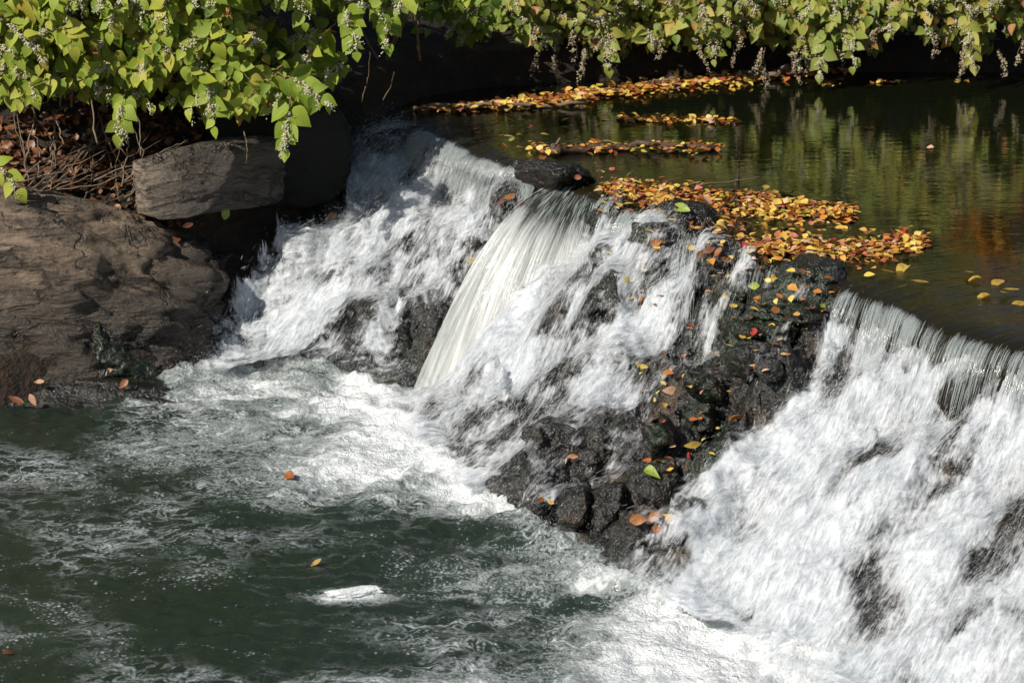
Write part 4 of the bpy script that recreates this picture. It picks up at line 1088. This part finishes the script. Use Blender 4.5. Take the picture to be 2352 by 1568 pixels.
STUCK = [  # px, py, size, colour, label
    (668, 1098, .10, 'orange', 'coral leaf afloat on the thick foam below the left cascade'), (728, 1297, .07, 'yellow', 'sunken yellow leaf in the green pool'), (25, 1500, .08, 'rust', 'rust leaf in the dark corner of the pool'),
    (1697, 960, .13, 'orange', 'large bright orange leaf on the black rock by the right cascade'), (1700, 1040, .06, 'orange', 'small orange leaf under the large bright one'), (1495, 1085, .10, 'green', 'yellow-green leaf on the upright dark rock'),
    (1590, 1025, .10, 'yellow', 'broad yellow leaf above the orange row of leaves'), (1585, 1048, .05, 'red', 'dark red leaf beside the broad yellow leaf'), (1535, 1058, .07, 'rust', 'rust leaf on the top of the upright dark rock'),
    (1318, 1050, .07, 'orange', 'curled orange leaf on the sloping grey rock'), (1305, 1062, .05, 'pale', 'pale leaf beside the curled orange leaf'), (1265, 1155, .06, 'yellow', 'thin yellow leaf on the pointed rock by the pool'), (1240, 1150, .05, 'orange', 'small orange leaf on the pointed rock by the pool'),
    (1375, 887, .09, 'orange', 'orange leaf on the broad grey rock amid the steps'), (1540, 900, .09, 'pale', 'pale leaf in the white water above the black rock'), (1440, 625, .08, 'pale', 'pale leaf carried in the water right of the curtain fall'),
    (1522, 752, .06, 'yellow', 'round yellow leaf below the black rock face'), (1475, 690, .08, 'orange', 'upright orange leaf on the mossy dark rock'), (1470, 745, .06, 'rust', 'rust leaf low on the mossy dark rock'), (1508, 560, .08, 'orange', 'orange leaf on the black face under the leaf drift'),
    (1730, 768, .07, 'red', 'red leaf on the black rock by the right cascade'), (1780, 715, .07, 'orange', 'orange leaf upright on the flat black rock'), (1885, 710, .08, 'green', 'green leaf lying on the flat black rock'), (1735, 660, .08, 'green', 'green leaf beside the second trickle'),
    (1742, 690, .07, 'orange', 'orange leaf close beside the second trickle'), (1665, 680, .07, 'yellow', 'yellow leaf left of the second trickle'), (1705, 775, .05, 'yellow', 'small yellow leaf near the red leaf'), (1650, 585, .09, 'orange', 'orange leaf under the thin trickle'),
    (1610, 590, .09, 'orange', 'orange leaf at the left end of the pile under the thin trickle'), (1630, 578, .08, 'rust', 'rust leaf in the pile under the thin trickle'), (1668, 600, .08, 'rust', 'rust leaf at the right end of the pile under the thin trickle'), (1775, 640, .07, 'yellow', 'yellow leaf on the face below the drift'),
    (1840, 630, .07, 'rust', 'rust leaf on the black undercut rock'), (1905, 640, .08, 'orange', 'orange leaf hanging from the drift near the right fall'), (980, 400, .11, 'rust', 'brown leaf clump snagged in the left cascade'), (1000, 385, .09, 'orange', 'orange leaf snagged in the left cascade'),
    (1038, 495, .06, 'pale', 'pale yellow leaf high in the left cascade'), (760, 500, .09, 'orange', 'orange leaf on the thin rock at the cascade head'), (650, 648, .06, 'orange', 'orange leaf on the greenish rock in the left cascade'), (1085, 600, .08, 'yellow', 'yellow leaf tucked beside the curtain fall'),
    (518, 493, .10, 'green', 'pale green leaf on the wet end of the big boulder'), (430, 520, .09, 'rust', 'rust leaf on the wet end of the big boulder'), (92, 883, .07, 'pale', 'pinkish leaf on the low wet shelf'), (252, 852, .05, 'pale', 'pale leaf high on the low wet shelf'), (278, 848, .05, 'pale', 'oval pale leaf on the low wet shelf'),
    (40, 925, .12, 'rust', 'rust leaf at the waterline in the far left'), (75, 920, .10, 'orange', 'orange leaf at the waterline by the low wet shelf'), (285, 885, .08, 'rust', 'brown leaf at the tip of the low wet shelf'),
    (1500, 1190, .09, 'orange', 'orange leaf at the left end of the row above the dark stone'), (1520, 1200, .09, 'rust', 'rust leaf in the middle of the row above the dark stone'), (1540, 1192, .09, 'yellow', 'yellow leaf in the row above the dark stone'), (1555, 1205, .07, 'orange', 'orange leaf at the right end of the row above the dark stone'),
    (1465, 1195, .10, 'orange', 'long orange leaf beginning the row above the dark stone'), (1512, 1218, .08, 'orange', 'hanging orange leaf below the row above the dark stone'), (1170, 455, .09, 'orange', 'orange leaf on the rock left of the dark block'), (1200, 470, .08, 'rust', 'rust leaf on the rock left of the dark block'), (1150, 465, .08, 'rust', 'dark leaf on the rim of the rock left of the dark block'),
    (1275, 400, .08, 'green', 'yellow-green leaf upright on the dark block below the log'), (1215, 352, .08, 'yellow', 'long yellow leaf in the water above the dark block'), (1325, 410, .06, 'rust', 'rust leaf on the dark block below the log'), (1430, 430, .09, 'yellow', 'yellow leaf at the top of the narrow dark rock'), (1415, 455, .07, 'yellow', 'golden leaf on the face of the narrow dark rock'),
    (1560, 480, .16, 'green', 'long bright green leaf hanging over the rounded dark rock'), (1930, 690, .0, 'rust', '')]
r = np.random.default_rng(17)
for x, y, L, c, lab in STUCK:
    if not lab: continue
    P = march(x, y, TOP); drop_leaf(P + np.array([0, -.012, .01]), nrm(surf_n(P) + np.array([-.1, -.35, .1])), r.uniform(0, 6.28), L * .85, c, lab, None, r, .3)
# drifts too many to count
def litter(name, pts, Ls, mat, seed, tilt=.2, kind='ovate'):
    r = np.random.default_rng(seed); n = len(pts)
    V, Fq, uv = leaves_geo(pts, nrm(np.stack([r.normal(size=n), r.normal(size=n), r.normal(size=n) * tilt * .6], -1)), nrm(UP + r.normal(size=(n, 3)) * tilt), Ls, Ls * r.uniform(.9, 1.3, n), r.uniform(.05, .4, n), r.uniform(-.2, .3, n), kind)
    return tag(add(name, V, Fq, [mat], attrs={'tone': np.repeat(r.uniform(0, 1, n), len(LEAF[kind][0]))}, uv=uv), kind='stuff')
r = np.random.default_rng(23)
pts, Ls = [], []
RAFT = [(955, 250, 2), (1050, 246, 5), (1150, 240, 9), (1250, 229, 14), (1350, 217, 13), (1450, 205, 12), (1550, 192, 14), (1650, 182, 14), (1750, 172, 12), (1850, 163, 9), (1960, 157, 5)]
rx = [p[0] for p in RAFT]
for _ in range(2300):
    x = 955 + 1005 * r.uniform() ** .9; y = np.interp(x, rx, [p[1] for p in RAFT]) + r.normal() * .55 * np.interp(x, rx, [p[2] for p in RAFT])
    pts.append(at_z(x, y, .004 + .03 * r.uniform() ** 2)); Ls.append(r.uniform(.035, .075))
for _ in range(190):
    x = r.uniform(1420, 1690); pts.append(at_z(x, 274 + r.normal() * 2.5 + (4 if x > 1640 else 0), .006 + .01 * r.uniform())); Ls.append(r.uniform(.03, .06))
for _ in range(1100):
    x = r.uniform(1400, 1960); y = np.interp(x, [1400, 1640, 1850, 1960], [432, 462, 482, 490]) + r.normal() * 13; pts.append(at_z(x, y, .004)); Ls.append(r.uniform(.035, .065))
for _ in range(700):
    x = r.uniform(1720, 2120); y = np.interp(x, [1720, 1900, 2000, 2120], [565, 572, 575, 550]) + r.normal() * 12; pts.append(at_z(x, y, .004)); Ls.append(r.uniform(.03, .06))
for _ in range(170):
    x = r.uniform(1215, 1670); pts.append(at_z(x, 337 + r.normal() * 5, .01 + .04 * r.uniform())); Ls.append(r.uniform(.03, .06))
for cx, cy, m in ((1905, 193, 12), (2020, 188, 14), (2060, 188, 8), (2205, 186, 8), (2115, 338, 2), (2000, 295, 3)):
    for _ in range(m): pts.append(at_z(cx + r.normal() * 14, cy + r.normal() * 1.2, .006)); Ls.append(r.uniform(.03, .06))
for _ in range(430):
    x = r.uniform(1380, 2130); y = np.interp(x, [1380, 1500, 1640, 1760, 1900, 2130], [425, 460, 500, 540, 575, 555]) + r.normal() * np.interp(x, [1380, 1640, 1900, 2130], [14, 26, 28, 12])
    pts.append(at_z(x, y, .005 + .012 * r.uniform())); Ls.append(r.uniform(.025, .06))
FACE = [(1380, 440), (1560, 510), (1760, 585), (1950, 650), (1900, 730), (1800, 840), (1700, 880), (1640, 1080), (1540, 1230), (1440, 1220), (1480, 1000), (1420, 760)]
k = 0
while k < 210:
    x, y = r.uniform(1380, 1950), r.uniform(440, 1230)
    if not in_poly(x, y, FACE) or r.uniform() > 1.15 - (y - 440) / 800: continue
    pts.append(march(x, y, TOP) + np.array([-.01, -.02, .012])); Ls.append(r.uniform(.025, .065)); k += 1
litter('drifted_leaves', np.array(pts), np.array(Ls), M_LITTER, 5, .3)
pts, Ls = [], []
for _ in range(2600):
    x, y = r.uniform(-3.9, -2.0), r.uniform(14.2, 15.6); pts.append((x, y, bank_z(x, y) + .02 + .03 * r.uniform())); Ls.append(r.uniform(.035, .08))
litter('dead_leaves', np.array(pts), np.array(Ls), M_BROWNLIT, 6, .6)

# ------------------------------------------------------------------ log, branches, twigs
def stick(name, pts, r0, r1, mat, label, cat='twig', group=None, seed=0, sides=6, wob=.012):
    r = np.random.default_rng(seed); pts = np.array(pts, float); k = np.linspace(0, len(pts) - 1, 14)
    C = np.stack([np.interp(k, np.arange(len(pts)), pts[:, j]) for j in range(3)], -1); C[1:-1] += r.normal(size=(12, 3)) * wob
    V, F = tubes(C[None], (np.linspace(r0, r1, 14) * (1 + .12 * r.normal(size=14)))[None], sides)
    n0 = len(V); caps = [np.arange(sides)[::-1], np.arange(n0 - sides, n0)]
    c = C.mean(0); o = add(name, V, [F, np.array(caps)], [mat], origin=c); tag(o, label, cat, group); return o
lg = stick('log', [at_z(1258, 348, .02), at_z(1320, 340, .03), at_z(1450, 338, .02), at_z(1650, 340, .015)], .030, .016, M_LOG, 'dark wet log floating across the pond above the curtain fall', 'log', None, 3, 9, .014)
stick('twig', [at_z(1247, 352, .0), at_z(1285, 320, .06)], .009, .006, M_TWIG, 'short pale twig sticking up at the left end of the log', 'twig', None, 4)
stick('twig', [at_z(1475, 338, .03), at_z(1496, 325, .06)], .004, .002, M_TWIG, 'fine twig standing on the log', 'twig', None, 41)
gb = stick('branch', [at_z(1690, 168, .02), at_z(1740, 172, .03), at_z(1785, 168, .05), at_z(1810, 150, .10)], .026, .020, M_TWIG, 'bare grey branch lying on the far bank at the leaf raft', 'branch', None, 5, 7)
stick('branch', [at_z(1810, 150, .10), at_y(1850, 130, 17.3), at_y(1890, 148, 17.1)], .016, .006, M_TWIG, 'crooked grey branch arching over the far leaf raft', 'branch', None, 6, 6)
stick('twig', [at_y(1175, 130, 17.4), at_z(1240, 170, .05), at_z(1310, 188, .01)], .008, .004, M_TWIG, 'thin dark twig reaching down into the shaded water', 'twig', None, 7)
stick('twig', [at_z(1490, 190, .02), at_z(1555, 180, .06)], .010, .006, M_TWIG, 'short tan stick at the back of the leaf raft', 'twig', None, 8)
stick('twig', [at_z(1690, 425, .0), at_z(1698, 390, .02), at_y(1700, 350, 13.9)], .006, .003, M_LOG, 'thin dark twig rising from the leaf drift', 'twig', None, 9, 5, .004)
stick('twig', [at_z(1600, 425, .02), at_z(1750, 408, .02)], .006, .003, M_TWIG, 'fine pale twig lying on the leaf drift', 'twig', None, 10, 5, .004)
stick('twig', [march(1610, 545, TOP) + [0, -.03, .05], march(1690, 468, TOP) + [0, -.03, .06]], .010, .007, M_LOG, 'dark stick leaning on the rounded dark rock', 'twig', None, 11)
stick('twig', [march(1075, 585, TOP) + [0, -.03, .05], march(1135, 478, TOP) + [0, -.03, .05]], .006, .004, M_LOG, 'dark twig between the left cascade and the curtain fall', 'twig', None, 12)
stick('twig', [march(775, 655, TOP) + [0, -.06, .08], march(815, 615, TOP) + [0, -.06, .08]], .007, .004, M_TWIG, 'brown twig lying in the white water of the left cascade', 'twig', None, 13)
stick('branch', [at_z(950, 248, .02), at_z(1100, 245, .025), at_z(1350, 238, .02)], .016, .012, M_TWIG, 'long grey branch along the front of the far leaf raft', 'branch', None, 14, 6)
r = np.random.default_rng(31)
for k in range(52):
    x0 = r.uniform(-20, 330); y0 = r.uniform(320, 480) if k < 24 else r.uniform(410, 480)
    d = r.uniform(14.2, 14.7)
    if k < 24: x1, y1 = x0 + r.normal() * 45, y0 - r.uniform(90, 200)
    else: x1, y1 = x0 + r.uniform(120, 260), y0 - r.uniform(60, 130)
    a = at_y(x0, y0, d); b = at_y(x1, y1, d + r.uniform(.1, .4)); m_ = (a + b) / 2 + r.normal(size=3) * .04
    stick('twig', [a, m_, b], r.uniform(.003, .007), .0018, M_TWIG, 'thin dry twig in the tangle below the far left shrub' if k < 24 else 'long dry twig leaning across the leaf litter behind the big boulder', 'twig', 'twigs in the leaf litter of the left bank', 400 + k, 5, .006)
for k, (x0, y0, x1, y1) in enumerate(((470, 330, 440, 400), (505, 330, 490, 420), (530, 335, 490, 430), (560, 300, 565, 380), (880, 230, 905, 165), (830, 235, 850, 120))):
    stick('twig', [at_y(x0, y0, 14.5), at_y((x0 + x1) / 2 + 6, (y0 + y1) / 2, 14.45), at_y(x1, y1, 14.4)], .004, .0015, M_STEM, 'bare hanging stem in front of the shaded rocks', 'twig', 'bare stems hanging before the shaded rocks', 500 + k, 5, .0015)
